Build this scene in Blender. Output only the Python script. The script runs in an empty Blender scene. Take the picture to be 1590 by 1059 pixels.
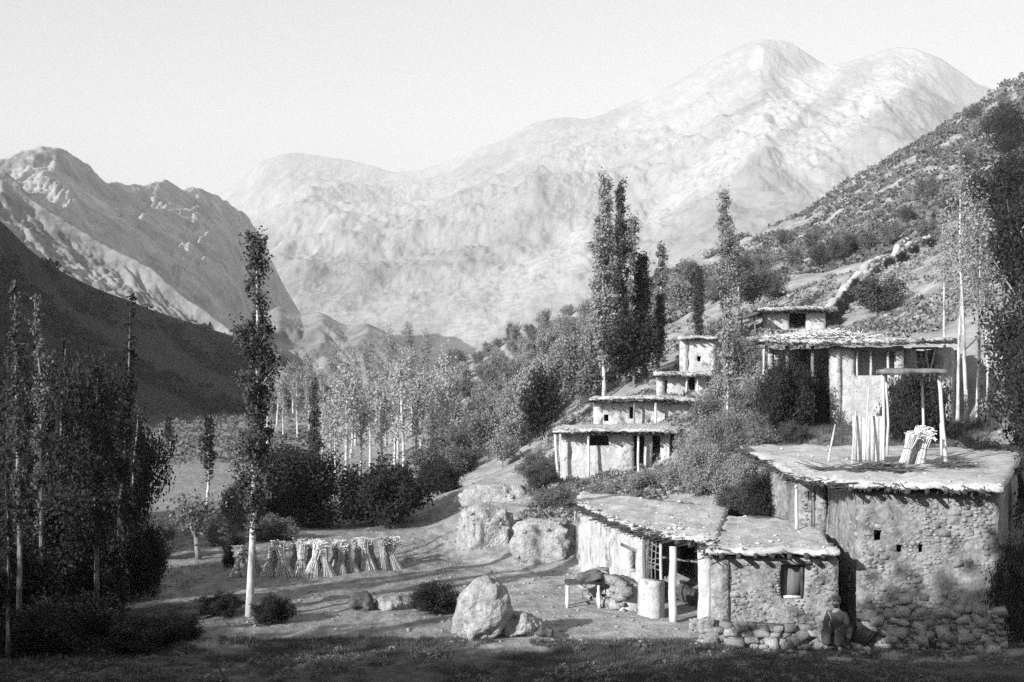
import bpy, math, random
import numpy as np
from mathutils import Vector, Matrix

SC = bpy.context.scene
COL = SC.collection
rng = np.random.default_rng(7)
random.seed(7)
PI = math.pi

# ------------------------------------------------------------------ camera
FPX = 1919.0          # focal length in pixels of a 1590 px wide picture
HORY = 600.0          # picture row of the horizon
EYE = 6.4
cam_d = bpy.data.cameras.new('camera')
cam = bpy.data.objects.new('camera', cam_d); COL.objects.link(cam)
cam.location = (0, 0, EYE); cam.rotation_euler = (PI / 2, 0, 0)
cam_d.sensor_width = 36.0; cam_d.lens = FPX / 1590 * 36
cam_d.shift_y = (HORY - 529.5) / 1590
cam_d.clip_start = 0.5; cam_d.clip_end = 12000
SC.camera = cam

# ------------------------------------------------------------------ sky, sun, exposure
SUN_EL = math.radians(22); SUN_AZ = math.radians(225)
world = bpy.data.worlds.new('World'); SC.world = world; world.use_nodes = True
nt = world.node_tree; nt.nodes.clear()
sky = nt.nodes.new('ShaderNodeTexSky'); sky.sky_type = 'NISHITA'; sky.sun_disc = False
sky.sun_elevation = SUN_EL; sky.sun_rotation = SUN_AZ
sky.air_density = 1.0; sky.dust_density = 2.0
sep = nt.nodes.new('ShaderNodeSeparateColor')       # the blue-sensitive plate of the time sees the sky's blue only
bg = nt.nodes.new('ShaderNodeBackground'); bg.inputs['Strength'].default_value = 0.09
wo = nt.nodes.new('ShaderNodeOutputWorld')
nt.links.new(sky.outputs[0], sep.inputs[0]); nt.links.new(sep.outputs[2], bg.inputs['Color'])
nt.links.new(bg.outputs[0], wo.inputs[0])
sun_d = bpy.data.lights.new('sun', 'SUN'); sun_d.energy = 5.0; sun_d.angle = math.radians(0.5)
sun_d.color = (1.0, 0.997, 0.99)
sun = bpy.data.objects.new('sun', sun_d); COL.objects.link(sun)
sdir = Vector((math.sin(SUN_AZ) * math.cos(SUN_EL), math.cos(SUN_AZ) * math.cos(SUN_EL), math.sin(SUN_EL)))
sun.rotation_euler = sdir.to_track_quat('Z', 'Y').to_euler()
SC.view_settings.view_transform = 'Standard'; SC.view_settings.look = 'None'
SC.view_settings.gamma = 1.0; SC.view_settings.exposure = 0.8
SC.view_settings.use_curve_mapping = False
SC.cycles.use_denoising = False
SC.cycles.max_bounces = 5; SC.cycles.diffuse_bounces = 3; SC.cycles.volume_bounces = 1
SC.cycles.transparent_max_bounces = 8

# ------------------------------------------------------------------ helpers: noise
def _h(ix, iy, iz, seed):
    h = (ix.astype(np.int64) * 374761393 + iy.astype(np.int64) * 668265263 + iz.astype(np.int64) * 2147483647 + seed * 1274126177) & 0xFFFFFFFF
    h = ((h ^ (h >> 13)) * 1274126177) & 0xFFFFFFFF
    h = ((h ^ (h >> 16)) * 2246822519) & 0xFFFFFFFF
    h = h ^ (h >> 15)
    return (h & 0xFFFFFF) / float(0xFFFFFF) * 2 - 1

def vn(x, y, z=0.0, seed=0):
    x, y, z = np.broadcast_arrays(np.asarray(x, float), np.asarray(y, float), np.asarray(z, float))
    x0, y0, z0 = np.floor(x), np.floor(y), np.floor(z)
    fx, fy, fz = x - x0, y - y0, z - z0
    fx, fy, fz = [f * f * f * (f * (f * 6 - 15) + 10) for f in (fx, fy, fz)]
    out = 0
    for a in (0, 1):
        for b in (0, 1):
            for c in (0, 1):
                w = (fx if a else 1 - fx) * (fy if b else 1 - fy) * (fz if c else 1 - fz)
                out = out + w * _h(x0 + a, y0 + b, z0 + c, seed)
    return out

def fbm(x, y, z=0.0, seed=0, octs=4, gain=0.5):
    s, a, f = 0, 1.0, 1.0
    for o in range(octs):
        s = s + a * vn(np.asarray(x) * f, np.asarray(y) * f, np.asarray(z) * f, seed + o * 17)
        a *= gain; f *= 2.03
    return s

def ridged(x, y, z=0.0, seed=0, octs=4, gain=0.5):
    s, a, f = 0, 1.0, 1.0
    for o in range(octs):
        s = s + a * (1 - 2 * np.abs(vn(np.asarray(x) * f, np.asarray(y) * f, np.asarray(z) * f, seed + o * 17)))
        a *= gain; f *= 2.03
    return s

# ------------------------------------------------------------------ helpers: meshes and things
class MB:
    """collects shapes and becomes one mesh"""
    def __init__(s): s.V = []; s.F = {3: [], 4: []}; s.n = 0
    def add(s, V, F):
        V = np.asarray(V, float).reshape(-1, 3)
        F = np.asarray(F, int)
        s.V.append(V); s.F[F.shape[1]].append(F + s.n); s.n += len(V)
        return s
    def put(s, VF):
        V, F = VF
        if isinstance(F, list):
            V = np.asarray(V, float).reshape(-1, 3); s.V.append(V)
            for f in F:
                f = np.asarray(f, int)
                if len(f): s.F[f.shape[1]].append(f + s.n)
            s.n += len(V)
            return s
        return s.add(V, F)

BASE = {}
def new_mesh(name, mb, off=(0, 0, 0), mat=None, smooth=False):
    V = np.concatenate(mb.V) - np.asarray(off)
    q = np.concatenate(mb.F[4]) if mb.F[4] else np.zeros((0, 4), int)
    t = np.concatenate(mb.F[3]) if mb.F[3] else np.zeros((0, 3), int)
    me = bpy.data.meshes.new(name)
    me.vertices.add(len(V)); me.vertices.foreach_set('co', V.astype(np.float32).ravel())
    loops = np.concatenate([q.ravel(), t.ravel()]).astype(np.int32)
    me.loops.add(len(loops)); me.loops.foreach_set('vertex_index', loops)
    nq, n3 = len(q), len(t)
    starts = np.concatenate([np.arange(nq) * 4, nq * 4 + np.arange(n3) * 3]).astype(np.int32)
    me.polygons.add(nq + n3); me.polygons.foreach_set('loop_start', starts)
    if smooth: me.polygons.foreach_set('use_smooth', np.ones(nq + n3, bool))
    me.update(calc_edges=True); me.validate()
    if mat: me.materials.append(mat)
    return me

def tag(o, label=None, cat=None, group=None, kind=None):
    if label: o['label'] = label
    if cat: o['category'] = cat
    if group: o['group'] = group
    if kind: o['kind'] = kind
    return o

def thing(name, label, cat, loc, group=None, rotz=0):
    o = bpy.data.objects.new(name, None); COL.objects.link(o)
    o.location = loc; o.rotation_euler = (0, 0, rotz); o.empty_display_size = .2
    BASE[o.name] = np.asarray(loc, float)
    return tag(o, label, cat, group)

def part(name, mb, mat, parent, smooth=False, label=None, kind=None):
    off = BASE[parent.name]
    o = bpy.data.objects.new(name, new_mesh(name, mb, off, mat, smooth)); COL.objects.link(o)
    o.parent = parent; BASE[o.name] = off
    return tag(o, label, kind=kind)

def solo(name, mb, mat, label=None, cat=None, group=None, kind=None, smooth=False, loc=None):
    """a top-level object that is one mesh"""
    off = np.zeros(3) if loc is None else np.asarray(loc, float)
    o = bpy.data.objects.new(name, new_mesh(name, mb, off, mat, smooth)); COL.objects.link(o)
    o.location = off; BASE[o.name] = off
    return tag(o, label, cat, group, kind)

def copy_tree(o, parent=None):
    c = o.copy(); COL.objects.link(c)
    if parent: c.parent = parent
    for ch in list(o.children): copy_tree(ch, c)
    return c

def G(px, Y): return np.array([(px - 795.0) / FPX * Y, Y])
def P(px, py, Y): return np.array([(px - 795.0) / FPX * Y, Y, EYE + (HORY - py) / FPX * Y])
def ZP(py, Y): return EYE + (HORY - py) / FPX * Y

# ------------------------------------------------------------------ helpers: shapes
def box(c, s, rotz=0, jit=0):
    sx, sy, sz = np.asarray(s) / 2
    V = np.array([[-sx, -sy, -sz], [sx, -sy, -sz], [sx, sy, -sz], [-sx, sy, -sz], [-sx, -sy, sz], [sx, -sy, sz], [sx, sy, sz], [-sx, sy, sz]])
    if jit: V = V + rng.uniform(-jit, jit, V.shape)
    cz, sn = math.cos(rotz), math.sin(rotz)
    V = V @ np.array([[cz, sn, 0], [-sn, cz, 0], [0, 0, 1]]) + np.asarray(c)
    return V, np.array([[0, 3, 2, 1], [4, 5, 6, 7], [0, 1, 5, 4], [1, 2, 6, 5], [2, 3, 7, 6], [3, 0, 4, 7]])

def tube(pts, rad, n=6, cap=True):
    pts = np.asarray(pts, float); m = len(pts)
    rad = np.broadcast_to(np.asarray(rad, float), (m,))
    d = np.gradient(pts, axis=0); d /= np.linalg.norm(d, axis=1)[:, None] + 1e-9
    ref = np.array([0.13, 1.0, 0.07]) if abs(d[0][1]) < .8 else np.array([1.0, .1, .05])
    u = np.cross(d, ref); u /= np.linalg.norm(u, axis=1)[:, None]
    v = np.cross(d, u)
    a = np.arange(n) / n * 2 * PI
    V = pts[:, None, :] + rad[:, None, None] * (np.cos(a)[None, :, None] * u[:, None, :] + np.sin(a)[None, :, None] * v[:, None, :])
    V = V.reshape(-1, 3)
    i = np.arange(m - 1)[:, None] * n; j = np.arange(n)[None, :]; k = (j + 1) % n
    F = np.stack([i + j, i + k, i + n + k, i + n + j], -1).reshape(-1, 4)
    if not cap: return V, F
    V = np.concatenate([V, pts[:1], pts[-1:]])
    jj = np.arange(n); kk = (jj + 1) % n
    T = np.concatenate([np.stack([kk, jj, np.full(n, m * n)], -1), np.stack([(m - 1) * n + jj, (m - 1) * n + kk, np.full(n, m * n + 1)], -1)])
    return V, [F, T]

_t = (1 + 5 ** .5) / 2
ICO_V = np.array([[-1, _t, 0], [1, _t, 0], [-1, -_t, 0], [1, -_t, 0], [0, -1, _t], [0, 1, _t], [0, -1, -_t], [0, 1, -_t], [_t, 0, -1], [_t, 0, 1], [-_t, 0, -1], [-_t, 0, 1]], float)
ICO_V /= np.linalg.norm(ICO_V[0])
ICO_F = np.array([[0, 11, 5], [0, 5, 1], [0, 1, 7], [0, 7, 10], [0, 10, 11], [1, 5, 9], [5, 11, 4], [11, 10, 2], [10, 7, 6], [7, 1, 8], [3, 9, 4], [3, 4, 2], [3, 2, 6], [3, 6, 8], [3, 8, 9], [4, 9, 5], [2, 4, 11], [6, 2, 10], [8, 6, 7], [9, 8, 1]])
def ico(sub):
    V = ICO_V; F = ICO_F
    for _ in range(sub):
        mid = {}; V = list(V); NF = []
        def m(a, b):
            k = (min(a, b), max(a, b))
            if k not in mid:
                p = (np.asarray(V[a]) + np.asarray(V[b])) / 2; V.append(p / np.linalg.norm(p)); mid[k] = len(V) - 1
            return mid[k]
        for a, b, c in F:
            x, y, z = m(a, b), m(b, c), m(c, a)
            NF += [[a, x, z], [b, y, x], [c, z, y], [x, y, z]]
        V = np.array(V); F = np.array(NF)
    return np.array(V), np.array(F)
ICO = [ico(k) for k in range(5)]

def block(s, r, j=.2):
    """a broken angular stone: a box with its corners knocked about"""
    V, F = box((0, 0, 0), (1, 1, 1)); V = V * (1 + r.uniform(-j, j, V.shape) * 2) * .92
    V[r.integers(8)] *= .62
    return V * np.asarray(s), F

def rock(c, s, sub=1, rough=.25, seed=0, rotz=0, freq=1.6, sq=.72):
    V, F = ICO[sub]
    # cube-ish, chipped
    Vc = np.sign(V) * np.abs(V) ** sq
    d = 1 + rough * fbm(V[:, 0] * freq + seed * 3.1, V[:, 1] * freq, V[:, 2] * freq + seed, seed, 3)
    V = Vc * d[:, None] * np.asarray(s)
    cz, sn = math.cos(rotz), math.sin(rotz)
    V = V @ np.array([[cz, sn, 0], [-sn, cz, 0], [0, 0, 1]])
    return V + np.asarray(c), F

def leaves(C, size, r=rng, asp=.62, var=.45):
    C = np.asarray(C); n = len(C)
    u = r.normal(size=(n, 3)); u /= np.linalg.norm(u, axis=1)[:, None]
    w = r.normal(size=(n, 3)); v = np.cross(u, w); v /= np.linalg.norm(v, axis=1)[:, None]
    s = (np.asarray(size) * (1 + var * r.uniform(-1, 1, n)))[:, None]
    V = np.stack([C + u * s, C + v * s * asp, C - u * s, C - v * s * asp], 1).reshape(-1, 3)
    return V, np.arange(n * 4).reshape(-1, 4)

def wall_mesh(p0, p1, z0, z1, th, openings=(), cell=.22, rough=.03, seed=0, z1b=None, batter=0.0):
    """a rubble wall from p0 to p1 (outward face on the right of that direction) with real openings"""
    p0 = np.asarray(p0, float); p1 = np.asarray(p1, float); L = np.linalg.norm(p1 - p0); d = (p1 - p0) / L
    n = np.array([d[1], -d[0]])
    def lines(a, b, extra):
        k = max(2, int(round((b - a) / cell)) + 1)
        base = [x for x in np.linspace(a, b, k) if all(abs(x - e) > cell * .45 for e in extra) or x in (a, b)]
        return np.array(sorted(set([round(x, 4) for x in base] + [round(e, 4) for e in extra if a < e < b])))
    U = lines(0, L, [o[0] for o in openings] + [o[1] for o in openings])
    Z = lines(z0, z1, [o[2] for o in openings] + [o[3] for o in openings])
    nu, nz = len(U), len(Z)
    cu = (U[1:] + U[:-1]) / 2; cz = (Z[1:] + Z[:-1]) / 2
    solid = np.ones((nu - 1, nz - 1), bool)
    for o in openings:
        solid &= ~(((cu > o[0]) & (cu < o[1]))[:, None] & ((cz > o[2]) & (cz < o[3]))[None, :])
    uu, zz = np.meshgrid(U, Z, indexing='ij')
    wob = fbm(uu * 2.2 + seed * 7.7, zz * 2.2, seed, seed, 3)
    wob2 = fbm(uu * 1.7 + 31, zz * 1.7 + seed * 3.3, seed, seed + 5, 2)
    top = (zz - z0) / (z1 - z0)
    zr = zz + (0 if z1b is None else top * (z1b - z1) * uu / L) + np.where(zz == z1, .05 * wob2, 0)
    off = rough * wob - batter * top
    us = uu + .03 * wob2 * ((uu > 0) & (uu < L))
    fr = np.stack([p0[0] + d[0] * us + n[0] * off, p0[1] + d[1] * us + n[1] * off, zr], -1)
    bk = np.stack([p0[0] + d[0] * us - n[0] * (th - rough * wob2 * .5), p0[1] + d[1] * us - n[1] * (th - rough * wob2 * .5), zr], -1)
    V = np.concatenate([fr.reshape(-1, 3), bk.reshape(-1, 3)]); N = nu * nz
    idx = np.arange(N).reshape(nu, nz)
    F = []
    S = np.pad(solid, 1)
    for i in range(nu - 1):
        for j in range(nz - 1):
            if not solid[i, j]: continue
            a, b, c, e = idx[i, j], idx[i + 1, j], idx[i + 1, j + 1], idx[i, j + 1]
            F.append([a, b, c, e]); F.append([a + N, e + N, c + N, b + N])
            if not S[i, j + 1]: F.append([a, e, e + N, a + N])
            if not S[i + 2, j + 1]: F.append([b, b + N, c + N, c])
            if not S[i + 1, j]: F.append([a, a + N, b + N, b])
            if not S[i + 1, j + 2]: F.append([e, c, c + N, e + N])
    return V, np.array(F)

def slab(front, back, th, nu=10, nv=8, rough=.04, edge=.1, seed=0):
    """earth roof lofted between a front and a back line of (x,y,z)"""
    front = np.asarray(front, float); back = np.asarray(back, float); m = len(front)
    t = np.linspace(0, m - 1, nu * (m - 1) + 1)
    fi = np.stack([np.interp(t, np.arange(m), front[:, k]) for k in range(3)], -1)
    bi = np.stack([np.interp(t, np.arange(m), back[:, k]) for k in range(3)], -1)
    s = np.linspace(0, 1, nv + 1)[None, :, None]
    T = fi[:, None, :] * (1 - s) + bi[:, None, :] * s
    x, y = T[..., 0], T[..., 1]
    n1 = fbm(x * 1.3, y * 1.3, seed, seed, 4); n2 = fbm(x * 2.1 + 9, y * 2.1, seed + 3, seed + 9, 3)
    T[..., 2] += rough * n1
    cen = T.mean((0, 1))
    border = np.zeros(T.shape[:2], bool); border[0] = border[-1] = True; border[:, 0] = border[:, -1] = True
    dirv = T[..., :2] - cen[:2]; dirv /= np.linalg.norm(dirv, axis=-1)[..., None] + 1e-6
    n3 = fbm(x * 5, y * 5, seed, seed + 21, 3)
    T[..., :2] += np.where(border[..., None], dirv * (edge * (n2 + .8 * n3))[..., None], 0)
    T[..., 2] += .5 * rough * n3
    T[..., 2] -= np.where(border, .04 + .03 * n1, 0)
    B = T.copy(); B[..., 2] -= th * (1 + .25 * n2)
    B[..., :2] += np.where(border[..., None], dirv * (edge * .5 * n1)[..., None], 0)
    a, b = T.shape[:2]; N = a * b
    idx = np.arange(N).reshape(a, b)
    q = np.stack([idx[:-1, :-1], idx[1:, :-1], idx[1:, 1:], idx[:-1, 1:]], -1).reshape(-1, 4)
    F = [q, q[:, ::-1] + N]
    ring = np.concatenate([idx[:, 0], idx[-1, 1:], idx[-2::-1, -1], idx[0, -2:0:-1]])
    r2 = np.roll(ring, -1)
    F.append(np.stack([ring, ring + N, r2 + N, r2], -1))
    return np.concatenate([T.reshape(-1, 3), B.reshape(-1, 3)]), np.concatenate(F)

# ------------------------------------------------------------------ helpers: materials
def mat_base(name):
    m = bpy.data.materials.new(name); m.use_nodes = True
    t = m.node_tree; b = t.nodes['Principled BSDF']
    b.inputs['Roughness'].default_value = .95
    b.inputs['Specular IOR Level'].default_value = .15
    return m, t, b

def noisy(name, stops, scale=2.0, detail=6, rough=.6, bump=.4, bscale=None, stretch=(1, 1, 1), rand=0.0, rot=(0, 0, 0), layer2=None, bdist=.05, vor=None):
    """grey material: noise through a ramp, a second broad layer, bump, optional change per object"""
    m, t, b = mat_base(name)
    N = t.nodes.new; L = t.links.new
    tc = N('ShaderNodeTexCoord'); mp = N('ShaderNodeMapping'); mp.inputs['Scale'].default_value = stretch; mp.inputs['Rotation'].default_value = rot
    L(tc.outputs['Object'], mp.inputs[0])
    vec = mp.outputs[0]
    if rand:
        oi = N('ShaderNodeObjectInfo'); va = N('ShaderNodeVectorMath'); va.operation = 'MULTIPLY_ADD'
        va.inputs[1].default_value = (40, 40, 40); L(oi.outputs['Random'], va.inputs[0]); L(vec, va.inputs[2]); vec = va.outputs[0]
    n = N('ShaderNodeTexNoise'); n.inputs['Scale'].default_value = scale; n.inputs['Detail'].default_value = detail; n.inputs['Roughness'].default_value = rough
    L(vec, n.inputs['Vector'])
    r = N('ShaderNodeValToRGB'); e = r.color_ramp.elements
    for k, (p, v) in enumerate(stops):
        el = e[k] if k < 2 else e.new(p)
        el.position = p; el.color = (v, v, v, 1)
    L(n.outputs[0], r.inputs[0]); out = r.outputs[0]
    def mul(o, f):
        mx = N('ShaderNodeMix'); mx.data_type = 'RGBA'; mx.blend_type = 'MULTIPLY'; mx.inputs[0].default_value = 1
        L(o, mx.inputs[6]); L(f, mx.inputs[7]); return mx.outputs[2]
    if layer2:
        sc2, lo, hi = layer2
        n2 = N('ShaderNodeTexNoise'); n2.inputs['Scale'].default_value = sc2; n2.inputs['Detail'].default_value = 4
        L(vec, n2.inputs['Vector'])
        m2 = N('ShaderNodeMapRange'); m2.inputs['From Min'].default_value = .35; m2.inputs['From Max'].default_value = .65
        m2.inputs['To Min'].default_value = lo; m2.inputs['To Max'].default_value = hi
        L(n2.outputs[0], m2.inputs[0]); out = mul(out, m2.outputs[0])
    if vor:
        v = N('ShaderNodeTexVoronoi'); v.inputs['Scale'].default_value = vor[0]; L(vec, v.inputs['Vector'])
        m4 = N('ShaderNodeMapRange'); m4.inputs['To Min'].default_value = vor[1]; m4.inputs['To Max'].default_value = vor[2]
        sp = N('ShaderNodeSeparateColor'); L(v.outputs['Color'], sp.inputs[0]); L(sp.outputs[0], m4.inputs[0]); out = mul(out, m4.outputs[0])
    if rand:
        m3 = N('ShaderNodeMapRange'); m3.inputs['To Min'].default_value = 1 - rand; m3.inputs['To Max'].default_value = 1 + rand
        L(oi.outputs['Random'], m3.inputs[0]); out = mul(out, m3.outputs[0])
    L(out, b.inputs['Base Color'])
    if bump:
        bn = N('ShaderNodeTexNoise'); bn.inputs['Scale'].default_value = bscale or scale * 3; bn.inputs['Detail'].default_value = 5
        L(vec, bn.inputs['Vector'])
        bp = N('ShaderNodeBump'); bp.inputs['Strength'].default_value = bump; bp.inputs['Distance'].default_value = bdist
        L(bn.outputs[0], bp.inputs['Height']); L(bp.outputs[0], b.inputs['Normal'])
    return m

def add_scree(m, v, amount=.85):
    t = m.node_tree; b = t.nodes['Principled BSDF']; src = b.inputs['Base Color'].links[0].from_socket
    at = t.nodes.new('ShaderNodeAttribute'); at.attribute_name = 'scree'
    tc = t.nodes.new('ShaderNodeTexCoord'); n = t.nodes.new('ShaderNodeTexNoise'); n.inputs['Scale'].default_value = .05; n.inputs['Detail'].default_value = 8; n.inputs['Roughness'].default_value = .7
    t.links.new(tc.outputs['Object'], n.inputs['Vector'])
    mm = t.nodes.new('ShaderNodeMath'); mm.operation = 'MULTIPLY'; t.links.new(at.outputs['Fac'], mm.inputs[0])
    mr = t.nodes.new('ShaderNodeMapRange'); mr.inputs['From Min'].default_value = .3; mr.inputs['From Max'].default_value = .55; mr.inputs['To Max'].default_value = amount
    t.links.new(n.outputs[0], mr.inputs[0]); t.links.new(mr.outputs[0], mm.inputs[1])
    mx = t.nodes.new('ShaderNodeMix'); mx.data_type = 'RGBA'; t.links.new(mm.outputs[0], mx.inputs[0]); t.links.new(src, mx.inputs[6]); mx.inputs[7].default_value = (v, v, v, 1)
    t.links.new(mx.outputs[2], b.inputs['Base Color'])

def add_patches(m, f=.5, scale=1.1, lo=.56, hi=.62, streak=.8):
    """fallen plaster and rain streaks on a wall"""
    t = m.node_tree; b = t.nodes['Principled BSDF']; src = b.inputs['Base Color'].links[0].from_socket
    tc = t.nodes.new('ShaderNodeTexCoord')
    for sc, st, a, c_, to in ((scale, (1, 1, 1), lo, hi, f), (2.6, (1, 1, .12), .5, .68, streak), (9, (1, 1, 1), .6, .66, .6)):
        mp = t.nodes.new('ShaderNodeMapping'); mp.inputs['Scale'].default_value = st; t.links.new(tc.outputs['Object'], mp.inputs[0])
        n = t.nodes.new('ShaderNodeTexNoise'); n.inputs['Scale'].default_value = sc; n.inputs['Detail'].default_value = 7; n.inputs['Roughness'].default_value = .65; t.links.new(mp.outputs[0], n.inputs['Vector'])
        mr = t.nodes.new('ShaderNodeMapRange'); mr.inputs['From Min'].default_value = a; mr.inputs['From Max'].default_value = c_; mr.inputs['To Min'].default_value = 1; mr.inputs['To Max'].default_value = to
        t.links.new(n.outputs[0], mr.inputs[0])
        mx = t.nodes.new('ShaderNodeMix'); mx.data_type = 'RGBA'; mx.blend_type = 'MULTIPLY'; mx.inputs[0].default_value = 1
        t.links.new(src, mx.inputs[6]); t.links.new(mr.outputs[0], mx.inputs[7]); src = mx.outputs[2]
    t.links.new(src, b.inputs['Base Color'])

def leaf_mat(name, v, trans=.25, var=.35, scale=.9):
    m, t, b = mat_base(name)
    N = t.nodes.new; L = t.links.new
    tc = N('ShaderNodeTexCoord'); n = N('ShaderNodeTexNoise'); n.inputs['Scale'].default_value = scale; n.inputs['Detail'].default_value = 3
    L(tc.outputs['Object'], n.inputs['Vector'])
    gi = N('ShaderNodeNewGeometry')
    ad = N('ShaderNodeMath'); ad.operation = 'MULTIPLY_ADD'; ad.inputs[1].default_value = .6; L(gi.outputs['Random Per Island'], ad.inputs[0]); L(n.outputs[0], ad.inputs[2])
    mr = N('ShaderNodeMapRange'); mr.inputs['From Min'].default_value = .3; mr.inputs['From Max'].default_value = 1.3
    mr.inputs['To Min'].default_value = v * (1 - var); mr.inputs['To Max'].default_value = v * (1 + var)
    L(ad.outputs[0], mr.inputs[0]); L(mr.outputs[0], b.inputs['Base Color'])
    tr = N('ShaderNodeBsdfTranslucent'); L(mr.outputs[0], tr.inputs[0])
    mx = N('ShaderNodeMixShader'); mx.inputs[0].default_value = trans
    L(b.outputs[0], mx.inputs[1]); L(tr.outputs[0], mx.inputs[2]); L(mx.outputs[0], t.nodes['Material Output'].inputs[0])
    return m

M = {}
M['mountain'] = noisy('mountain_rock', [(.34, .19), (.50, .26), (.64, .34)], .018, 12, .75, .9, .05, (1, .28, .28), layer2=(.0026, .68, 1.15), bdist=7); add_scree(M['mountain'], .42)
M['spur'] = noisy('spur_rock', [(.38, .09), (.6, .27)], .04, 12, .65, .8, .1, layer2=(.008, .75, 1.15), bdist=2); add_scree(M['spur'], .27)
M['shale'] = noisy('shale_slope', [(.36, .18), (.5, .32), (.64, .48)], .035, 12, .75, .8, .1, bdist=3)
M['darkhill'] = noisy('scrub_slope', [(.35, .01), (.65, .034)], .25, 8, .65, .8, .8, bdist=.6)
M['wall'] = noisy('rubble_wall', [(.34, .13), (.5, .26), (.66, .36)], 5.5, 9, .75, .9, 13, vor=(4.2, .75, 1.12), layer2=(.7, .82, 1.1), bdist=.05); add_patches(M['wall'], .7)
M['mudwall'] = noisy('mud_plaster', [(.3, .32), (.6, .50)], 3.0, 9, .75, .8, 9, layer2=(.8, .82, 1.08), bdist=.05); add_patches(M['mudwall'], .45)
M['stone'] = noisy('field_stone', [(.35, .13), (.6, .33)], 7, 9, .75, .9, 16, rand=.32, bdist=.03)
M['stone_mix'] = noisy('rubble_stones', [(.35, .14), (.65, .36)], 3.5, 7, .8, .7, 14, bdist=.03)
M['roof'] = noisy('earth_roof', [(.34, .25), (.62, .50)], 2.4, 11, .75, .9, 9, layer2=(.4, .85, 1.1), bdist=.05)
M['wood'] = noisy('weathered_timber', [(.3, .10), (.7, .24)], 6, 6, .6, .6, 14, (1, 1, .15), rand=.2, bdist=.02)
M['palewood'] = noisy('bleached_pole', [(.3, .36), (.7, .55)], 6, 6, .6, .5, 14, (1, 1, .15), rand=.1, bdist=.02)
M['darkwood'] = noisy('sooty_timber', [(.3, .025), (.7, .07)], 6, 5, .6, .5, 14, rand=.2, bdist=.02)
M['brush'] = noisy('brushwood_twigs', [(.3, .05), (.7, .13)], 9, 4, .6, 0)
M['straw'] = noisy('ripe_straw', [(.3, .46), (.7, .66)], 14, 4, .6, 0)
M['barkpale'] = noisy('pale_bark', [(.36, .16), (.5, .42), (.66, .56)], 4, 7, .7, .5, 12, (1, 1, .35), rand=.12, bdist=.03)
M['barkgrey'] = noisy('grey_bark', [(.36, .08), (.66, .26)], 4, 7, .7, .6, 12, (1, 1, .35), rand=.2, bdist=.03)
M['barkdim'] = noisy('stained_bark', [(.45, .04), (.54, .14), (.64, .34)], 3.2, 7, .75, .6, 12, (1, 1, .3), rand=.2, bdist=.03)
M['boulder'] = noisy('weathered_boulder', [(.34, .16), (.64, .38)], 3.4, 11, .78, 1.0, 9, layer2=(.9, .75, 1.1), bdist=.1)
M['darkstone'] = noisy('dark_stone', [(.34, .04), (.64, .12)], 3, 7, .7, .8, 9, bdist=.05)
M['cloth'] = noisy('dark_wool', [(.3, .03), (.7, .075)], 9, 5, .6, .5, 18, bdist=.02)
M['cloth2'] = noisy('grey_wool', [(.3, .07), (.7, .14)], 9, 5, .6, .5, 18, bdist=.02)
M['skin'] = noisy('tanned_skin', [(.3, .18), (.7, .24)], 9, 3, .5, 0)
M['hair'] = noisy('dark_hair', [(.3, .015), (.7, .03)], 20, 3, .5, 0)
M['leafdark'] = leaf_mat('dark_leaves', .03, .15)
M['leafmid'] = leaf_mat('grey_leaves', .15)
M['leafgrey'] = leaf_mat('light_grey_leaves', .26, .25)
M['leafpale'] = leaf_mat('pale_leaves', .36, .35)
M['leafpoplar'] = leaf_mat('poplar_leaves', .08)
M['leafscrub'] = leaf_mat('scrub_leaves', .24, .2)
M['grass'] = leaf_mat('dry_grass', .09, .2)

# ------------------------------------------------------------------ terrain
CTRL = []
def c(px, Y, z): x, y = G(px, Y); CTRL.append((x, y, z))
def cp(px, py, Y): c(px, Y, ZP(py, Y))
# valley floor and stubble field
for px in (-700, -300, 0, 200, 400, 600): [c(px, Y, 0) for Y in (27, 34, 42, 52, 64, 80, 100, 125)]
for px in (690, 710): [c(px, Y, 0) for Y in (30, 38, 44, 50, 56)]
for px in (-300, 0, 250, 450, 600): c(px, 160, 0.2)
for x, y, z in [(-60, 0, 1), (-60, -60, 6), (0, 0, 4.7), (0, 8, 3.0), (0, 15, 1.2), (0, 20, .3), (-20, 0, 3), (-20, 14, .6), (20, 0, 5), (14, 14, 1.2), (0, -20, 5.5), (30, -20, 7), (0, -60, 9), (60, -60, 12), (60, 0, 10), (40, 15, 7)]:
    CTRL.append((x, y, z))
# foreground yard
for px in (800, 900, 1000, 1100, 1200, 1300, 1450, 1600): c(px, 27, 0)
for px in (780, 850, 900): c(px, 34, 0); c(px, 40, 0.02)
for px in (1000, 1100, 1200, 1300, 1440, 1560): c(px, 32.5, 0.0)
c(1000, 36, 0); c(1100, 36, 0.1); c(1200, 36, .3); c(900, 42.5, 0.05)
# terraces left of the houses
for px in (740, 790, 830, 880): c(px, 48.5, 1.1); c(px, 55, 1.2)
for px in (735, 800, 860): c(px, 62, 1.35)
c(735, 45.3, 0.0); c(800, 43.5, 0); c(860, 42, 0)
c(705, 60, 0.1); c(700, 70, .4); c(760, 75, 1.6); c(700, 90, .6); c(650, 110, .8); c(820, 72, 2.3)
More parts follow.
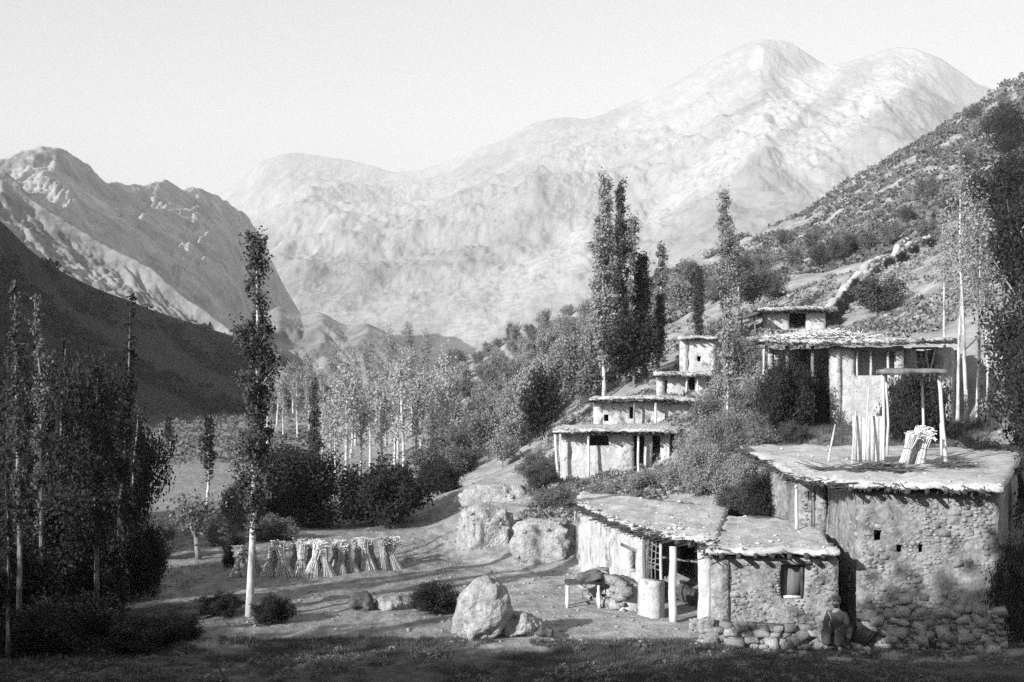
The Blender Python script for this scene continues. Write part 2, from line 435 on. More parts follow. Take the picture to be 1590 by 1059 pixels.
# behind the front houses
c(930, 46.5, 1.6); c(1010, 45.5, 2.2); c(1110, 44, 2.3); c(1050, 41, 1.2); c(1150, 41, 1.6); c(940, 52, 1.75)
for px in (870, 950, 1030): c(px, 58.5, 1.95)
c(1080, 52, 2.6); c(1080, 60, 3.9); c(1100, 66, 5.6); c(1130, 72, 7.2)
c(870, 66, 3.0); c(900, 70, 4.2); c(980, 69, 5.4); c(1000, 76, 7.2); c(1080, 78, 7.6); c(900, 85, 6.5)
c(1180, 47.5, 3.6); c(1150, 54, 4.0); c(1200, 50, 4.35); c(1300, 47.5, 4.2); c(1450, 46, 4.2); c(1600, 46, 4.6)
c(1300, 40, 2.2); c(1450, 39, 1.8)
for px in (1200, 1300, 1400, 1480): c(px, 56, 4.7)
c(1200, 62, 6.0); c(1300, 63, 7.6); c(1450, 62, 7.8); c(1560, 56, 6.5); c(1700, 56, 9)
for px in (1170, 1230, 1290): c(px, 83.5, 9.85)
c(1170, 92, 11.5); c(1300, 92, 12.0); c(1100, 92, 10)
c(1380, 80, 11.0); c(1480, 80, 13); c(1600, 80, 16); c(1800, 80, 24)
# the hillside above the village, up to its crest and down behind
HILL = [(1900, 0, 330), (1700, 70, 320), (1590, 125, 310), (1530, 163, 305), (1480, 200, 300), (1400, 252, 292), (1300, 312, 284), (1230, 352, 278), (1150, 392, 270), (1050, 432, 262), (980, 462, 250), (900, 490, 235), (820, 512, 215), (760, 535, 200), (700, 566, 190), (650, 592, 185)]
for px, py, Y in HILL:
    cp(px, py, Y); c(px, Y * 1.25, max(2, ZP(py, Y) * .8)); c(px, Y * 1.7, max(-5, ZP(py, Y) * .3))
for px, py, Y in [(1450, 372, 130), (1350, 440, 112), (1500, 330, 150), (1590, 300, 150), (1800, 180, 190), (1250, 445, 120), (1150, 480, 120), (1050, 500, 125), (950, 545, 125), (850, 580, 122), (760, 598, 120), (700, 606, 130), (1400, 330, 190), (1200, 420, 190), (1000, 480, 180), (1550, 240, 220), (850, 545, 165)]:
    cp(px, py, Y)
for px in (-600, -200, 100, 350, 560): [c(px, Y, 0.5) for Y in (220, 320, 420)]
c(640, 300, 0); c(700, 420, 0)
CTRL = np.array(CTRL)
def kern(d2): return np.sqrt(d2 + .6)
_n = len(CTRL)
_A = np.zeros((_n + 3, _n + 3)); _d = CTRL[:, None, :2] - CTRL[None, :, :2]
_A[:_n, :_n] = -kern((_d ** 2).sum(-1)); _A[:_n, :_n] += np.eye(_n) * .05
_A[:_n, _n:] = np.c_[np.ones(_n), CTRL[:, :2]]; _A[_n:, :_n] = _A[:_n, _n:].T
_w = np.linalg.solve(_A, np.r_[CTRL[:, 2], 0, 0, 0])
def ground_smooth(x, y):
    x = np.asarray(x, float); y = np.asarray(y, float); sh = x.shape; x = x.ravel(); y = y.ravel()
    out = _w[_n] + _w[_n + 1] * x + _w[_n + 2] * y
    for i in range(_n):
        out = out - _w[i] * kern((x - CTRL[i, 0]) ** 2 + (y - CTRL[i, 1]) ** 2)
    return out.reshape(sh)
def ground_z(x, y):
    x = np.asarray(x, float); y = np.asarray(y, float)
    z = ground_smooth(x, y)
    hill = np.clip((y - 75) / 60, 0, 1) * np.clip((x + .05 * y) / 15, 0, 1)
    z = z + hill * (1.6 * ridged(x * .035 + y * .012, y * .016, 0, 3, 4) + .8 * fbm(x * .15, y * .12, 0, 5, 3))
    z = z + .06 * fbm(x * .5, y * .5, 0, 11, 3) + .022 * fbm(x * 2.2, y * 2.2, 0, 12, 3)
    return z
def gz(x, y): return float(ground_z(np.array([x]), np.array([y]))[0])
def hit(px, py, y0=26, y1=330):
    """where the line of sight through a picture point meets the ground"""
    Y = np.geomspace(y0, y1, 500); x = (px - 795) / FPX * Y
    z = ground_z(x, Y); s = EYE + (HORY - py) / FPX * Y
    k = np.nonzero(s <= z)[0]
    k = k[0] if len(k) else len(Y) - 1
    return np.array([x[k], Y[k], z[k]])

Yr = np.concatenate([np.linspace(-70, 18, 36), np.geomspace(20, 62, 210), np.geomspace(62.6, 520, 190)])
Sc = np.linspace(-.74, .74, 560)
YY, SS = np.meshgrid(Yr, Sc, indexing='ij')
XX = SS * np.sqrt(YY ** 2 + 38 ** 2)
ZZ = ground_z(XX, YY)
g = MB()
a, b = XX.shape; idx = np.arange(a * b).reshape(a, b)
g.add(np.stack([XX, YY, ZZ], -1).reshape(-1, 3), np.stack([idx[:-1, :-1], idx[:-1, 1:], idx[1:, 1:], idx[1:, :-1]], -1).reshape(-1, 4))
# ground material: stubble field, dry earth yard, pale scrub hillside, told apart by a per-vertex cover value
def ground_material():
    m, t, bs = mat_base('ground_cover'); N = t.nodes.new; L = t.links.new
    tc = N('ShaderNodeTexCoord')
    def noise(scale, det, stretch=None, rot=0):
        n = N('ShaderNodeTexNoise'); n.inputs['Scale'].default_value = scale; n.inputs['Detail'].default_value = det; n.inputs['Roughness'].default_value = .65
        if stretch:
            mp = N('ShaderNodeMapping'); mp.inputs['Scale'].default_value = stretch; mp.inputs['Rotation'].default_value = (0, 0, rot)
            L(tc.outputs['Object'], mp.inputs[0]); L(mp.outputs[0], n.inputs['Vector'])
        else: L(tc.outputs['Object'], n.inputs['Vector'])
        return n.outputs[0]
    def ramp(src, lo, hi, a=.35, b_=.65):
        r = N('ShaderNodeMapRange'); r.inputs['From Min'].default_value = a; r.inputs['From Max'].default_value = b_
        r.inputs['To Min'].default_value = lo; r.inputs['To Max'].default_value = hi; L(src, r.inputs[0]); return r.outputs[0]
    def mix(f, x, y):
        k = N('ShaderNodeMix'); k.data_type = 'FLOAT'; L(f, k.inputs[0]); L(x, k.inputs[2]); L(y, k.inputs[3]); return k.outputs[0]
    field = ramp(noise(3.0, 8, (1, .35, 1), .7), .14, .29)
    hillc = ramp(noise(.5, 10), .15, .36)
    earth = ramp(noise(1.1, 9), .17, .38)
    at = N('ShaderNodeAttribute'); at.attribute_name = 'hill'
    at2 = N('ShaderNodeAttribute'); at2.attribute_name = 'yard'
    o = mix(at.outputs['Fac'], mix(at2.outputs['Fac'], field, earth), hillc)
    at3 = N('ShaderNodeAttribute'); at3.attribute_name = 'turf_shade'
    o = mix(at3.outputs['Fac'], o, ramp(noise(2.2, 9), .04, .11))  # turf tone, darkened to stand in for the shade lying on it
    L(o, bs.inputs['Base Color'])
    bp = N('ShaderNodeBump'); bp.inputs['Strength'].default_value = .8; bp.inputs['Distance'].default_value = .14
    L(noise(4, 11), bp.inputs['Height']); L(bp.outputs[0], bs.inputs['Normal'])
    return m
M['ground'] = ground_material()
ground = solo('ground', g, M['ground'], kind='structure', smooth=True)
me = ground.data
PXX = 795 + FPX * XX / np.maximum(YY, 1)
hillv = np.clip((ZZ - 2.2) / 3, 0, 1) * np.clip((YY - 40) / 10, 0, 1)
yardv = np.clip((PXX - 690 + 30 * fbm(XX * .4, YY * .4, 0, 44, 3)) / 60, 0, 1) * np.clip((YY - 24) / 4, 0, 1)
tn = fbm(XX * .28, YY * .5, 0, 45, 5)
turf_shadev = np.clip((30.3 + 1.6 * tn - YY) / .8, 0, 1)  # mask for dark turf with the foreground and left shade painted in
turf_shadev = np.maximum(turf_shadev, np.clip((300 + 60 * tn - PXX) / 50, 0, 1) * np.clip((39 + 2 * tn - YY) / 1.5, 0, 1))
turf_shadev = np.maximum(turf_shadev, np.clip((120 - PXX) / 60, 0, 1) * np.clip((60 - YY) / 5, 0, 1))
for nm, v in (('hill', hillv), ('yard', yardv), ('turf_shade', turf_shadev)):
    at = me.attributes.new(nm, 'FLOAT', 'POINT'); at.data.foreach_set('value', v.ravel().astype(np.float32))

def ridge_layer(name, ridge, foot, mat, ncol, nrow, amp, gscale, slant=0.0, power=1.15, seed=0, crest=.06, back=.5, fine=.12, mid=1.0, fan=None, erode=1.0, iters=16):
    """a mountain side: crest line (px, py, Y) and foot line (px, Y, z) with gullies down the slope, and a far side"""
    r = np.array(ridge, float); f = np.array(foot, float)
    px = np.linspace(r[0, 0], r[-1, 0], ncol)
    rp = np.interp(px, r[:, 0], r[:, 1]); rY = np.interp(px, r[:, 0], r[:, 2])
    k = 9; ker = np.hanning(k + 2)[1:-1]; ker /= ker.sum()
    rp = np.convolve(np.pad(rp, k // 2, 'edge'), ker, 'valid')
    rY = np.convolve(np.pad(rY, k // 2, 'edge'), ker, 'valid')
    rz = ZP(rp, rY)
    fY = np.interp(px, f[:, 0], f[:, 1]); fz = np.interp(px, f[:, 0], f[:, 2])
    t = np.concatenate([np.linspace(0, 1, nrow), 1 + np.linspace(.02, back, 14)])
    T, PX = np.meshgrid(t, px, indexing='ij')
    tf = np.minimum(T, 1); tb = np.maximum(T - 1, 0)
    Y = fY + (rY - fY) * T
    z = fz + (rz - fz) * tf ** power - (rz - fz) * 1.3 * tb
    x = (PX - 795) / FPX * Y
    H = np.abs(rz - fz)
    env = np.minimum(1, tf * 2.5) * (1 - (1 - crest) * tf ** 4)
    hm = H.mean(); nr_ = nrow
    w1 = .5 * fbm(x / hm, Y / hm, 0, seed + 50, 3)
    z = z + amp * H * mid * env * (fbm(x / (hm * .55) + w1, Y / (hm * .8) + w1, 0, seed + 20, 6, .55) + .5 * ridged(x / (hm * .8) + w1, Y / (hm * .9), 0, seed + 25, 4, .5))
    # running water: flow gathers from row to row and cuts branching ravines
    zf = z[:nr_].copy(); yf = Y[:nr_]; xf = x[:nr_]; nc = zf.shape[1]; D = np.arange(-3, 4)
    rs = np.random.default_rng(seed); zf += rs.normal(size=zf.shape) * amp * hm * .02
    cap = np.minimum(1, (1 - np.linspace(0, 1, nr_)) * 9)
    for it in range(iters):
        A = np.ones_like(zf); cut = np.zeros_like(zf)
        for r_ in range(nr_ - 1, 0, -1):
            J = np.clip(np.arange(nc)[:, None] + D[None], 0, nc - 1)
            ds = np.hypot(xf[r_ - 1][J] - xf[r_][:, None], (yf[r_ - 1][J] - yf[r_][:, None]))
            sl = (zf[r_][:, None] - zf[r_ - 1][J]) / ds
            k_ = sl.argmax(1); jj = J[np.arange(nc), k_]; S = np.maximum(sl[np.arange(nc), k_], 0)
            np.add.at(A[r_ - 1], jj, A[r_] * .995)
            cut[r_] = np.minimum(erode * hm * .004 * S * np.minimum(A[r_], 4000) ** .5, .45 * np.maximum(zf[r_] - zf[r_ - 1, jj], 0)) * cap[r_]
        zf -= cut
        lap = np.zeros_like(zf); lap[:, 1:-1] = zf[:, 2:] + zf[:, :-2] - 2 * zf[:, 1:-1]; lap[1:-1] += .5 * (zf[2:] + zf[:-2] - 2 * zf[1:-1])
        zf += lap * .10
    z[:nr_] = zf
    z = z + amp * H * fine * env * fbm(x / (hm * .06), Y / (hm * .15), 0, seed + 30, 4, .62)
    AL = np.zeros_like(z); AL[:nr_] = np.clip(np.log(A) / np.log(400), 0, 1)
    scree = np.clip(.75 * AL + .45 * fbm(x / (hm * .5), Y / (hm * .5), 0, seed + 81, 4), 0, 1)
    if fan is not None:
        py = HORY - (z - EYE) * FPX / Y
        for (ax, ay), (bx, by), wd in fan:
            t_ = np.clip(((PX - ax) * (bx - ax) + (py - ay) * (by - ay)) / ((bx - ax) ** 2 + (by - ay) ** 2), 0, 1)
            dd = np.hypot(PX - ax - t_ * (bx - ax), py - ay - t_ * (by - ay)) + 10 * vn(PX / 25, py / 25, 0, seed)
            scree = np.maximum(scree, np.clip(1.6 - dd / wd, 0, 1) * 1.25)
    mb = MB(); a, b = x.shape; idx = np.arange(a * b).reshape(a, b)
    mb.add(np.stack([x, Y, z], -1).reshape(-1, 3), np.stack([idx[:-1, :-1], idx[:-1, 1:], idx[1:, 1:], idx[1:, :-1]], -1).reshape(-1, 4))
    o = solo(name, mb, mat, kind='structure', smooth=True)
    at = o.data.attributes.new('scree', 'FLOAT', 'POINT'); at.data.foreach_set('value', scree.ravel().astype(np.float32))
    return o

MAIN = [(150, 330, 3700), (300, 318, 3600), (345, 298, 3550), (375, 283, 3500), (400, 256, 3450), (430, 244, 3420), (460, 239, 3400), (500, 246, 3400), (540, 251, 3400), (580, 258, 3380), (610, 266, 3380), (650, 264, 3360), (690, 251, 3340), (720, 241, 3300), (780, 216, 3250), (830, 189, 3200), (870, 182, 3200), (910, 187, 3150), (960, 170, 3100), (1010, 149, 3050), (1050, 131, 3000), (1110, 95, 2900), (1150, 74, 2850), (1190, 66, 2800), (1220, 68, 2800), (1250, 80, 2780), (1280, 98, 2760), (1310, 93, 2740), (1350, 80, 2720), (1390, 67, 2700), (1420, 68, 2680), (1450, 80, 2660), (1490, 106, 2640), (1520, 131, 2620), (1600, 160, 2550), (1900, 210, 2500)]
MAIN = [(a, b, Y * 1.55) for a, b, Y in MAIN]
ridge_layer('mountain', MAIN, [(150, 1300, 0), (450, 1250, 0), (700, 1200, 5), (1000, 1200, 30), (1400, 1100, 80), (1900, 1100, 140)], M['mountain'], 860, 300, .055, 170, -430, 1.1, 3, .16, fine=.2, mid=1.0, erode=4.0,
            fan=[((900, 385), (690, 545), 30), ((1290, 110), (1020, 330), 22), ((1420, 100), (1230, 250), 26)])
ridge_layer('mountain', [(-500, 330, 560), (-300, 270, 600), (-150, 250, 720), (-60, 262, 760), (0, 244, 800), (40, 226, 830), (85, 221, 860), (130, 236, 900), (150, 262, 920), (165, 288, 930), (185, 287, 960), (200, 296, 980), (240, 291, 1040), (280, 300, 1100), (310, 293, 1160), (345, 310, 1250), (385, 322, 1400), (410, 380, 1480), (440, 440, 1540), (480, 510, 1600), (520, 600, 1700)],
            [(-500, 150, 0), (-300, 200, 0), (0, 320, 0), (160, 400, 0), (380, 620, 0), (440, 760, 0), (520, 1100, 0)], M['shale'], 420, 140, .06, 110, 120, 1.05, 8, .5, fine=.22, erode=3.0)
ridge_layer('mountain', [(-300, 130, 760), (-100, 215, 660), (0, 268, 620), (30, 288, 612), (60, 316, 600), (120, 350, 580), (160, 378, 565), (210, 400, 545), (260, 438, 520), (310, 478, 500), (350, 506, 480), (400, 548, 470), (450, 592, 460)],
            [(-300, 300, 0), (0, 330, 0), (450, 440, 0)], M['spur'], 300, 90, .05, 70, 60, 1.0, 15, .3, fine=.35, erode=.6)
ridge_layer('mountain', [(360, 540, 640), (395, 500, 640), (430, 476, 640), (470, 490, 640), (500, 486, 630), (540, 508, 620), (570, 502, 610), (610, 524, 600), (640, 548, 590), (680, 580, 580), (720, 606, 570)],
            [(360, 470, 0), (720, 430, 0)], M['spur'], 200, 70, .05, 60, 40, 1.0, 27, .3)
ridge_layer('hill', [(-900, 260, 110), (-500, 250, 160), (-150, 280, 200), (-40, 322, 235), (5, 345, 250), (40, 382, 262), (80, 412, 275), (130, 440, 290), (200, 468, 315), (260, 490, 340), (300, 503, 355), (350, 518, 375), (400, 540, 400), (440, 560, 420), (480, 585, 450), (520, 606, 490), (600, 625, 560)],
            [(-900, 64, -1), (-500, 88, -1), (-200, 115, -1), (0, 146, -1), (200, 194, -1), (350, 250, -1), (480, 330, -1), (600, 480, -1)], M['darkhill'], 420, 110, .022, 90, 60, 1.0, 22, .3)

# ------------------------------------------------------------------ trees
def limb_pts(p, d, L, r, n=5, wig=.12, up=0.0):
    pts = [np.asarray(p, float)]; d = np.asarray(d, float) / np.linalg.norm(d)
    for k in range(n):
        d = d + r.normal(size=3) * wig + np.array([0, 0, up]); d /= np.linalg.norm(d)
        pts.append(pts[-1] + d * L / n)
    return np.array(pts)

def poplar_geo(seed, h=10.8, w=.95, bare=.36, leaf=.085, nleaf=7000, nlimb=70, lean=(0, 0), rad=.13, ragged=.35, clump=.26, prof=None):
    """upright poplar: straight tapering trunk, steep short limbs, leaves in ragged clumps along them"""
    r = np.random.default_rng(seed)
    tr = MB()
    k = np.linspace(0, 1, 16)
    cx = lean[0] * k + .10 * vn(k * 3, seed, 0, seed); cy = lean[1] * k + .10 * vn(k * 3, seed + 9, 0, seed + 1)
    trunk = np.stack([cx - cx[0], cy - cy[0], k * h * .985], -1); trunk[0, 2] = -.25
    tr.put(tube(trunk, rad * (1 - k) ** .8 + .012 + .05 * np.exp(-k * 30), 8))
    C = []
    prof = prof or (lambda f: (math.sin(PI * min(1, f ** .75 * .97 + .03)) ** .8) * (1 - .25 * f))
    for i in range(nlimb):
        f = (i + r.uniform()) / nlimb
        z = h * (bare + (1 - bare) * f * .97)
        if r.uniform() < ragged * .5: continue
        base = np.array([np.interp(z / h, k, trunk[:, 0]), np.interp(z / h, k, trunk[:, 1]), z])
        out = w * max(.12, prof(f)) * r.uniform(.55, 1.15)
        a = r.uniform(0, 2 * PI)
        rise = r.uniform(.9, 1.9)
        L = min(out * (1 + rise) * .75, (h - z) * 1.1 + .25)
        d = np.array([math.cos(a), math.sin(a), rise])
        pts = limb_pts(base, d, L, r, 5, .09, .06)
        tr.put(tube(pts, np.linspace(rad * .2 * (1 - f * .6), .006, len(pts)), 4, cap=False))
        m = max(2, int(3.5 * L / clump * .6))
        for q in range(m):
            if r.uniform() < ragged * .7: continue
            tt = r.uniform(.25, 1.05)
            j = tt * (len(pts) - 1); j0 = min(int(j), len(pts) - 2)
            C.append(pts[j0] + (pts[j0 + 1] - pts[j0]) * (j - j0) + r.normal(size=3) * clump * .35)
    C = np.array(C)
    per = max(4, int(nleaf / len(C)))
    pos = np.repeat(C, per, 0) + r.normal(size=(len(C) * per, 3)) * clump * np.array([.5, .5, .75]) * r.uniform(.5, 1.2, len(C))[:, None].repeat(per, 0).reshape(-1, 1)
    cr = MB(); cr.add(*leaves(pos, leaf, r))
    return tr, cr

def bushy_geo(seed, h=6, w=3, trunk_h=1.2, leaf=.11, nleaf=9000, lumps=14, rad=.16, stems=1, low=.15):
    """broad tree or shrub: short trunk that forks, a crown of leaf clumps with gaps"""
    r = np.random.default_rng(seed); tr = MB(); P0 = []
    for s in range(stems):
        a0 = r.uniform(0, 2 * PI); off = np.array([math.cos(a0), math.sin(a0), 0]) * (.25 * (stems > 1))
        main = limb_pts(off + [0, 0, -.2], [r.normal() * .08 + off[0], r.normal() * .08 + off[1], 1], trunk_h + .4, r, 4, .05)
        tr.put(tube(main, np.linspace(rad, rad * .7, len(main)), 7))
        for q in range(lumps // stems):
            a = r.uniform(0, 2 * PI); el = r.uniform(low, 1.25)
            L = .85 * min(h - trunk_h, 99) * (.55 + .45 * math.sin(el)) * r.uniform(.6, 1)
            d = np.array([math.cos(a) * math.cos(el) * w / max(h - trunk_h, .5) * .85, math.sin(a) * math.cos(el) * w / max(h - trunk_h, .5) * .85, math.sin(el)])
            d /= np.linalg.norm(d)
            ln = math.hypot(d[0], d[1]) * w * .8 + d[2] * (h - trunk_h) * .85
            pts = limb_pts(main[-1 - (q % 2)], d, ln * r.uniform(.65, 1), r, 5, .12)
            tr.put(tube(pts, np.linspace(rad * .45, .01, len(pts)), 5, cap=False))
            for tt in (2, 3, 4, 5): P0.append((pts[tt], .5 + .1 * tt))
    C = []
    for p, s in P0:
        for _ in range(5):
            v = r.normal(size=3); v /= np.linalg.norm(v)
            C.append(p + v * np.array([w, w, h * .5]) * .19 * r.uniform(.4, 1.1))
    C = np.array(C); C = C[r.uniform(size=len(C)) < .86]
    C[:, 2] = np.maximum(C[:, 2], .12)
    per = max(4, nleaf // len(C)); sg = .075 * (w + h * .4)
    pos = np.repeat(C, per, 0) + r.normal(size=(len(C) * per, 3)) * sg
    pos[:, 2] = np.abs(pos[:, 2])
    cr = MB(); cr.add(*leaves(pos, leaf, r))
    return tr, cr

def tree(name, geo, loc, label, cat, leafm, barkm, group=None, rotz=0, scale=1.0):
    o = thing(name, label, cat, loc, group)
    BASE[o.name] = np.zeros(3)          # tree geometry is already local
    part('trunk', geo[0], M[barkm], o, smooth=True)
    part('crown', geo[1], M[leafm], o)
    o.rotation_euler = (0, 0, rotz); o.scale = (scale,) * 3
    return o

def again(o, loc, label, rotz, scale, leafm=None, barkm=None):
    n = copy_tree(o); n.location = loc; n.rotation_euler = (0, 0, rotz)
    n.scale = scale if hasattr(scale, '__len__') else (scale,) * 3
    n['label'] = label
    for ch in n.children:
        mname = leafm if ch.name.startswith('crown') else barkm
        if mname:
            ch.material_slots[0].link = 'OBJECT'; ch.material_slots[0].material = M[mname]
    return n

def at_px(px, Y): x, y = G(px, Y); return (x, y, gz(x, y))

# the tall poplar at the field's edge
def popprof(f): return np.interp(f, [0, .1, .3, .5, .62, .75, .9, 1], [.55, .9, .8, 1.0, .75, .4, .3, .1])
tree('poplar_tree', poplar_geo(11, 10.9, .55, .22, .05, 13000, 100, (.05, 0), .095, .62, .2, popprof), at_px(388, 34.2), 'tall ragged poplar standing alone in the field beside the grain sheaves', 'tree', 'leafpoplar', 'barkpale')
# dark thin poplar beyond the field
tree('poplar_tree', poplar_geo(12, 7.2, .38, .1, .09, 3200, 60, (0, 0), .08, .15, .22), at_px(487, 78), 'short dark spindle poplar rising behind the big round shrub', 'tree', 'leafpoplar', 'barkgrey')

# village poplars
v0 = tree('poplar_tree', poplar_geo(21, 14.5, .85, .14, .085, 13000, 110, (.2, 0), .11, .5, .30), at_px(938, 74), 'tall grey poplar with split crown left of the village, thinner of the pair', 'tree', 'leafgrey', 'barkpale')
v0.scale = (1, 1, (ZP(268, 74) - v0.location.z) / 14.5)
v1 = again(v0, at_px(961, 77), 'darker tall poplar beside the split one left of the village', 2.1, (.85, .85, (ZP(280, 77) - gz(*G(961, 77))) / 14.5), 'leafpoplar')
v2 = tree('poplar_tree', poplar_geo(22, 12, .55, .10, .09, 8500, 90, (-.1, 0), .12, .1, .32), at_px(1001, 76), 'black narrow cypress-like poplar behind the stepped houses', 'tree', 'leafdark', 'barkgrey')
v2.scale = (1, 1, (ZP(392, 76) - v2.location.z) / 12)
v3 = again(v0, at_px(1128, 88), 'tall pale poplar rising behind the white tower house', 4.0, (.9, .9, (ZP(292, 88) - gz(*G(1128, 88))) / 14.5), 'leafgrey')
again(v2, at_px(1086, 86), 'small dark poplar between the tower house and the tall pale poplar', 1.0, (.75, .75, (ZP(415, 86) - gz(*G(1086, 86))) / 12), 'leafpoplar')
again(v2, at_px(1022, 80), 'short dark poplar close behind the stair of houses, right of the black one', 2.6, (.7, .7, (ZP(455, 80) - gz(*G(1022, 80))) / 12), 'leafpoplar')
v4 = tree('poplar_tree', poplar_geo(23, 11, .55, .3, .12, 1500, 60, (.3, 0), .1, .6, .34), at_px(1022, 92), 'thin half-bare poplar with twiggy top behind the dark poplars', 'tree', 'leafmid', 'barkpale')
v4.scale = (1, 1, (ZP(375, 92) - v4.location.z) / 11)
again(v4, at_px(985, 84), 'thin pale poplar between the two dark village poplars', 1.5, (.9, .9, (ZP(330, 84) - gz(*G(985, 84))) / 11), 'leafmid')
again(v4, at_px(1148, 93), 'slender leafless-looking poplar right beside the tall pale poplar', 2.5, (.8, .8, (ZP(372, 93) - gz(*G(1148, 93))) / 11), 'leafmid')
# slender pale tree growing among the bushes in front of the tower house
vt = again(v4, at_px(1127, 51), 'slender pale trunk growing from bushes right of the terraced houses', .7, (.5, .5, .62), 'leafscrub')

# bare-stemmed trees at the right edge
rb = tree('bare_tree', poplar_geo(31, 10.5, .9, .5, .06, 1300, 46, (-.25, 0), .075, .6, .3), at_px(1502, 49), 'tall pale bare-stemmed tree right of the timber loft, nearest the long house', 'tree', 'leafscrub', 'barkpale')
rb.scale = (1, 1, (ZP(255, 49) - rb.location.z) / 10.5)
for px, Y, top, lab, rz in [(1487, 52, 330, 'pale bare-stemmed tree leaning close to the long house end', 2), (1517, 50, 300, 'slim pale bare-stemmed tree just right of the tallest stem', 4), (1535, 54, 390, 'shortest pale bare-stemmed tree against the dark tree mass', 5.2), (1468, 60, 345, 'thin bare-stemmed tree behind the roof end of the long house', 1.1)]:
    again(rb, at_px(px, Y), lab, rz, (.9, .9, (ZP(top, Y) - gz(*G(px, Y))) / 10.5))
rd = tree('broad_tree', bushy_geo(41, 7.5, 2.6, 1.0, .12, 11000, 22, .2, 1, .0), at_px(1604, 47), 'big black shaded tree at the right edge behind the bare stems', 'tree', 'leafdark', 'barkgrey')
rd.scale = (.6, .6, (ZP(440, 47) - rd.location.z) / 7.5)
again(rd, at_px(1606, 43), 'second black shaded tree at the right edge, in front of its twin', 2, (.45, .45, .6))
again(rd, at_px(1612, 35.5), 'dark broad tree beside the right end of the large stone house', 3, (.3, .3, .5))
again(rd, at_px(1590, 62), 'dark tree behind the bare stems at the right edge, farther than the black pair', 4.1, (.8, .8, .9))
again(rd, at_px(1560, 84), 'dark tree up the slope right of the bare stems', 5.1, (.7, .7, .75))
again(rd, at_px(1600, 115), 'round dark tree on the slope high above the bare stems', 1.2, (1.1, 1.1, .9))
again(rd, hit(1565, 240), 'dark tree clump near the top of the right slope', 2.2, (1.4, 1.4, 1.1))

# big dark shrubs at the far side of the field
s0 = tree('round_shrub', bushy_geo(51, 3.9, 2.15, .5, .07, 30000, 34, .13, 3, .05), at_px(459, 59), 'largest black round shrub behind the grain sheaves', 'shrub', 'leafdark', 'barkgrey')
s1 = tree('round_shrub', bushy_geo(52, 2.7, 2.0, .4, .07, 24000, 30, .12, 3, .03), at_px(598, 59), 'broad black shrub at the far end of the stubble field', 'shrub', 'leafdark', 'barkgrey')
again(s1, at_px(682, 66), 'low dark shrub by the terrace edge at the field corner', 2.0, (.6, .6, .6), 'leafdark')
again(s1, at_px(545, 70), 'small grey shrub in the gap between the two big dark ones', 1.0, (.4, .4, .4), 'leafscrub')
again(s0, at_px(690, 76), 'grey bushy shrub behind the low dark field corner shrub', 3.0, (.9, .9, .55), 'leafmid')
again(s0, at_px(735, 82), 'grey shrub on the terrace left of the terraced houses', 1.3, (.9, .9, .5), 'leafmid')
again(s1, at_px(375, 56), 'grey-leaved shrub behind the foot of the tall poplar', 1.3, (.55, .55, .7), 'leafmid')
again(s1, at_px(425, 52), 'low ragged bush under the largest black shrub', 5.3, (.5, .5, .35), 'leafmid')

# pale grove on the valley floor
gp = [tree('grove_tree', poplar_geo(61 + k, 8.0, 1.0, .33, .09, 1700, 52, (r_, 0), .11, .55, .42), at_px(px, Y), lab, 'tree', 'leafpale', 'barkpale')
      for k, (px, Y, r_, lab) in enumerate([(537, 72, .2, 'pale autumn tree with bright trunk nearest the two black shrubs'), (628, 80, -.2, 'pale feathery tree in the middle of the valley grove'), (690, 86, .1, 'pale tree with bright trunk at the right end of the valley grove')])]
GROVE = 'pale autumn trees crowding the valley floor'
for o in gp: o['group'] = GROVE
gl = 'pale thin-trunked autumn tree in the crowded grove on the valley floor'
for k, (px, Y, sc) in enumerate([(512, 84, .85), (522, 92, .9), (560, 86, .8), (575, 98, .95), (592, 82, .85), (612, 90, 1.0), (618, 104, 1.0), (645, 84, .85), (655, 96, .95), (668, 106, .9), (600, 118, 1.1), (545, 112, 1.0), (640, 124, 1.1), (500, 104, .8), (585, 140, 1.1), (415, 130, 1.0), (440, 145, 1.0), (462, 135, .9), (480, 150, 1.1), (500, 165, 1.1), (430, 170, 1.1), (455, 180, 1.2), (475, 200, 1.2), (520, 185, 1.2), (545, 200, 1.3), (575, 190, 1.2), (605, 200, 1.3), (635, 185, 1.1), (490, 230, 1.3), (660, 180, 1.0), (677, 92, .8), (552, 128, 1.0), (622, 134, .9), (530, 140, .9), (660, 140, .9)]):
    again(gp[k % 3], at_px(px, Y), gl, k * 1.3, (sc, sc, sc * random.uniform(.85, 1.1)), ('leafpale', 'leafscrub', 'leafgrey', 'leafscrub')[k % 4])
for k, (px, Y, sc) in enumerate([(520, 74, .5), (570, 76, .45), (610, 74, .5), (640, 76, .45), (660, 78, .5), (700, 90, .55), (490, 88, .6), (450, 96, .7), (425, 90, .6)]):
    again(s0, at_px(px, Y), 'pale low bush growing under the grove trunks', k * 1.7, (sc, sc, sc * .8), 'leafscrub' if k % 2 else 'leafmid').update if False else None

